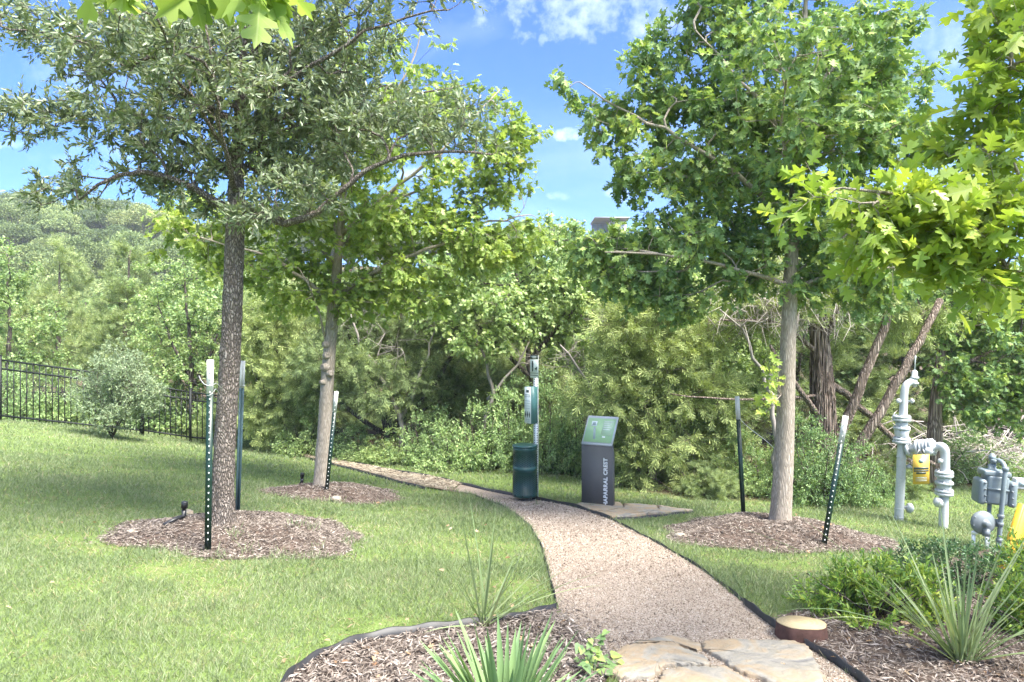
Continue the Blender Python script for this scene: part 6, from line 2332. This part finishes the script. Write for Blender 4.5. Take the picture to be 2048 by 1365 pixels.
# broad yucca at the bottom of the picture
yb = Vector((-.035, 2.85, 0))
yb.z = gz(yb.x, yb.y) + .0
sp_ = []
for i in range(95):
    az = r2.uniform(0, 6.28)
    el = r2.uniform(.25, 1.50) ** .9
    dv = (math.cos(az) * math.cos(el), math.sin(az) * math.cos(el), math.sin(el))
    sp_.append(((math.cos(az) * .04, math.sin(az) * .04, r2.uniform(0, .08)), dv, r2.uniform(.36, .50), r2.uniform(.030, .042), (r2.gauss(0, .05), r2.gauss(0, .05), 0), r2.uniform(.0, .12)))
blade_plant('broad_yucca', 'broad leaved blue green yucca in the bed at the bottom of the picture', yb, sp_, MT['yucca'])
# thin strap plant just behind it
tb = G(968, 1262)
sp_ = []
for (tx, ty, droop) in [(870, 1110, .05), (935, 1008, .1), (925, 1040, .1), (1000, 1012, .0), (1067, 1060, .05), (1092, 1140, .1), (1140, 1160, .3), (1180, 1190, .5), (955, 1120, .1), (1100, 1180, .2), (850, 1290, .6), (1030, 1120, .1), (990, 1090, .1), (1200, 1230, .8), (880, 1210, .3), (910, 1150, .1), (1060, 1150, .2), (1010, 1160, .1)]:
    tgt = P(tx, ty, tb.y + r2.uniform(-.35, .25))
    v = tgt - tb
    v = v + Vector((0, 0, droop * v.length * .45))
    sp_.append(((r2.uniform(-.03, .03), r2.uniform(-.03, .03), 0), tuple(v.normalized()), v.length * 1.03, r2.uniform(.013, .020), (r2.gauss(0, .06), 0, 0), droop * .9))
blade_plant('strap_plant', 'wispy strap leaved plant behind the broad yucca', tb + Vector((0, 0, .03)), sp_, MT['strap'])
# large strap plant at right
sb = G(1925, 1338)
sp_ = []
for (tx, ty, droop, dd) in [(1540, 1195, .9, -.1), (1650, 1335, 1.1, -.3), (1700, 1365, 1.1, -.4), (1590, 1085, .5, .2), (1700, 1190, .6, 0), (1760, 1030, .25, .2), (1800, 1060, .3, .3), (1880, 1010, .05, .2), (1905, 1120, .0, .1), (1940, 1090, 0, .0), (1965, 1085, 0, .1), (1990, 1100, .0, -.1), (2020, 1080, .0, .0), (2060, 1090, .05, .1), (2080, 1150, .1, 0), (2110, 1190, .2, -.1), (2120, 1240, .3, 0), (2130, 1290, .4, -.2), (2120, 1340, .6, -.2), (1850, 1140, .2, 0), (1830, 1190, .3, -.1), (1800, 1240, .5, -.2), (1950, 1150, .0, -.1), (1975, 1170, 0, 0), (2000, 1180, .05, .1), (2040, 1200, .1, 0), (1870, 1180, .1, 0), (1915, 1170, .05, -.1), (2090, 1060, .05, .2), (1975, 730, -.02, -.2), (2048, 830, 0, -.3), (2010, 1130, .02, 0), (1935, 1140, .0, .1), (2060, 1250, .2, -.2), (2100, 1350, .7, -.3), (1750, 1300, .9, -.3), (1890, 1230, .2, -.2), (1990, 1230, .1, -.2)]:
    if ty < 900:
        continue
    tgt = P(tx, ty, sb.y + dd)
    v = tgt - sb
    v = v + Vector((0, 0, droop * v.length * .45))
    sp_.append(((r2.uniform(-.04, .04), r2.uniform(-.04, .04), 0), tuple(v.normalized()), v.length * (1.02 + .12 * droop), r2.uniform(.013, .020), (r2.gauss(0, .05), 0, 0), droop * .9))
for i in range(46):
    az = r2.uniform(0, 6.28)
    el = r2.uniform(.75, 1.5)
    sp_.append(((math.cos(az) * .04, math.sin(az) * .04, 0), (math.cos(az) * math.cos(el), math.sin(az) * math.cos(el), math.sin(el)), r2.uniform(.3, .62), r2.uniform(.010, .016), (r2.gauss(0, .06), r2.gauss(0, .06), 0), r2.uniform(.05, .5)))
blade_plant('strap_plant', 'large fountain of pale strap leaves in the shrub bed', sb + Vector((0, 0, .03)), sp_, MT['strap'])


# ------------------------------------------------------------------ bed shrubs
def bed_shrub(name, label, d, blobs, natt, leaf, fol, bpx, tmpl=T_OVAL):
    bx = (bpx - 1024) / F * d
    b = Vector((bx, d, gz(bx, d) + .01))
    st = [([b, b + Vector((.02, 0, .12)), b + Vector((0, 0, .3))], .010, .004)]
    for i in range(9):
        a = i * .7
        st.append(([b + Vector((0, 0, .01)), b + Vector((.22 * math.cos(a), .16 * math.sin(a), .12)), b + Vector((.42 * math.cos(a), .28 * math.sin(a), .26))], .007, .003))
    return gen_tree(name, label, b, st, blob_points(blobs, d, natt, 1.0), leaf, MT['bark_dark'], tmpl, fol, cat='shrub', rtip=.0013, woodname='stem', crownname='foliage', frac=.0)


bed_shrub('abelia_shrub', 'yellow tipped green shrub behind the stump', 4.35,
          [(1740, 1220, 110, 50), (1690, 1255, 70, 36), (1800, 1180, 80, 46), (1820, 1240, 70, 40), (1650, 1210, 46, 30), (1700, 1180, 60, 30), (1860, 1200, 40, 46), (1620, 1200, 26, 16), (1680, 1150, 20, 16), (1760, 1150, 60, 24), (1760, 1265, 90, 26)], 230, MT['abelia'],
          dict(twigs=4, per=11, tl=(.06, .15), size=(.026, .046), spread=.8, up=.45, droop=-.15, flat=.3, along=.65, tw_r=.0012), 1750)
bed_shrub('dark_shrub', 'dense dark green shrub between the yellow tipped shrub and the meter', 5.0,
          [(1870, 1150, 80, 45), (1950, 1130, 80, 36), (1820, 1130, 50, 34), (1930, 1180, 90, 40), (2020, 1150, 60, 50), (1900, 1110, 60, 22), (1870, 1200, 60, 40), (1990, 1200, 80, 40)], 250, MT['darkshrub'],
          dict(twigs=5, per=12, tl=(.05, .14), size=(.018, .032), spread=1.0, up=.3, droop=-.05, flat=.3, along=.5, tw_r=.001), 1920)
bed_shrub('abelia_shrub', 'yellow tipped shrub at the picture edge behind the strap leaves', 4.1,
          [(2050, 1210, 60, 50), (2080, 1270, 70, 46), (2030, 1270, 36, 36), (2070, 1130, 50, 36), (2010, 1310, 40, 26)], 130, MT['abelia'],
          dict(twigs=4, per=11, tl=(.06, .15), size=(.024, .044), spread=.8, up=.45, droop=-.15, flat=.3, along=.65, tw_r=.0012), 2070)

# trailing weed with heart leaves beside the stones
T_HEART = ([(0, 0, 0), (-.08, .28, .05), (.12, .46, .06), (.45, .36, .03), (1, 0, -.08), (.45, -.36, .03), (.12, -.46, .06), (-.08, -.28, .05)], [(0, 4, 3, 2, 1), (0, 7, 6, 5, 4)])
wb = G(1185, 1372)
wr = thing('trailing_weed', 'trailing weed with heart shaped leaves beside the flagstones', 'plant', tuple(wb))
g = Geo()
C, A, N, S = [], [], [], []
for (tx, ty) in [(1215, 1262), (1200, 1300), (1222, 1310), (1180, 1278), (1195, 1340), (1220, 1345), (1170, 1330), (1160, 1290), (1238, 1330), (1185, 1360), (1150, 1350), (1215, 1365), (1175, 1350)]:
    t = P(tx, ty, wb.y + r2.uniform(-.05, .25))
    t.z = max(t.z, gz(t.x, t.y) + .05)
    m_ = wb.lerp(t, .5) + Vector((0, 0, .05))
    g.tube([wb, m_, t], [.002, .0016, .001], 4, False)
    for f in (.55, .8, 1.0):
        c = wb.lerp(m_, f * 2) if f < .5 else m_.lerp(t, f * 2 - 1)
        C.append(tuple(c)); A.append((r2.uniform(-1, 1), r2.uniform(-1, .3), r2.uniform(-.5, .1))); N.append((r2.uniform(-.4, .4), -.3, 1)); S.append(r2.uniform(.035, .065))
part('vine', g, MT['shrub'], wr)
C, A, N, S = map(np.array, (C, A, N, S))
leaf_objects(wr, C, unit(A), unit(N), S, T_HEART, MT['redoak'], 60)

# water shoots on the tall oak trunk: a leafy sprout low on the stem
sb_ = P(1562, 790, 7.15)
g = Geo()
C, A, N, S = [], [], [], []
for (tx, ty) in [(1530, 720), (1545, 760), (1520, 790), (1545, 800), (1530, 825), (1555, 735), (1540, 700)]:
    t = P(tx, ty, 6.95)
    g.tube([sb_, sb_.lerp(t, .5) + Vector((0, 0, -.02)), t], [.005, .004, .002], 4, False)
    for k_ in range(4):
        c = sb_.lerp(t, .5 + .16 * k_)
        C.append(tuple(c)); A.append((r2.uniform(-1, .4), r2.uniform(-.8, .3), r2.uniform(-.7, .2))); N.append((r2.uniform(-.5, .5), -.6, .8)); S.append(r2.uniform(.10, .16))
spr = thing('oak_sprout', 'leafy yellow green sprout low on the tall oak trunk', 'sprout', tuple(sb_))
part('twig', g, MT['bark_red'], spr)
C, A, N, S = map(np.array, (C, A, N, S))
leaf_objects(spr, C, unit(A), unit(N), S, T_LOBED, MT['nearoak'], 60)

# ------------------------------------------------------------------ air
hz = M('pale haze')
hz.n.remove(hz.b)
pv_ = hz.n.new('ShaderNodeVolumePrincipled')
pv_.inputs['Color'].default_value = (0.86, 0.92, 1.0, 1)
pv_.inputs['Density'].default_value = 0.0008
pv_.inputs['Anisotropy'].default_value = 0.2
hz.l.new(pv_.outputs[0], hz.out.inputs['Volume'])
hzm = hz.m
solo('haze', Geo().box((0, 70, 15.0), (524, 404, 40)), hzm, (0, 0, 0), label='thin pale air between the lawn and the far hillside', kind='stuff')
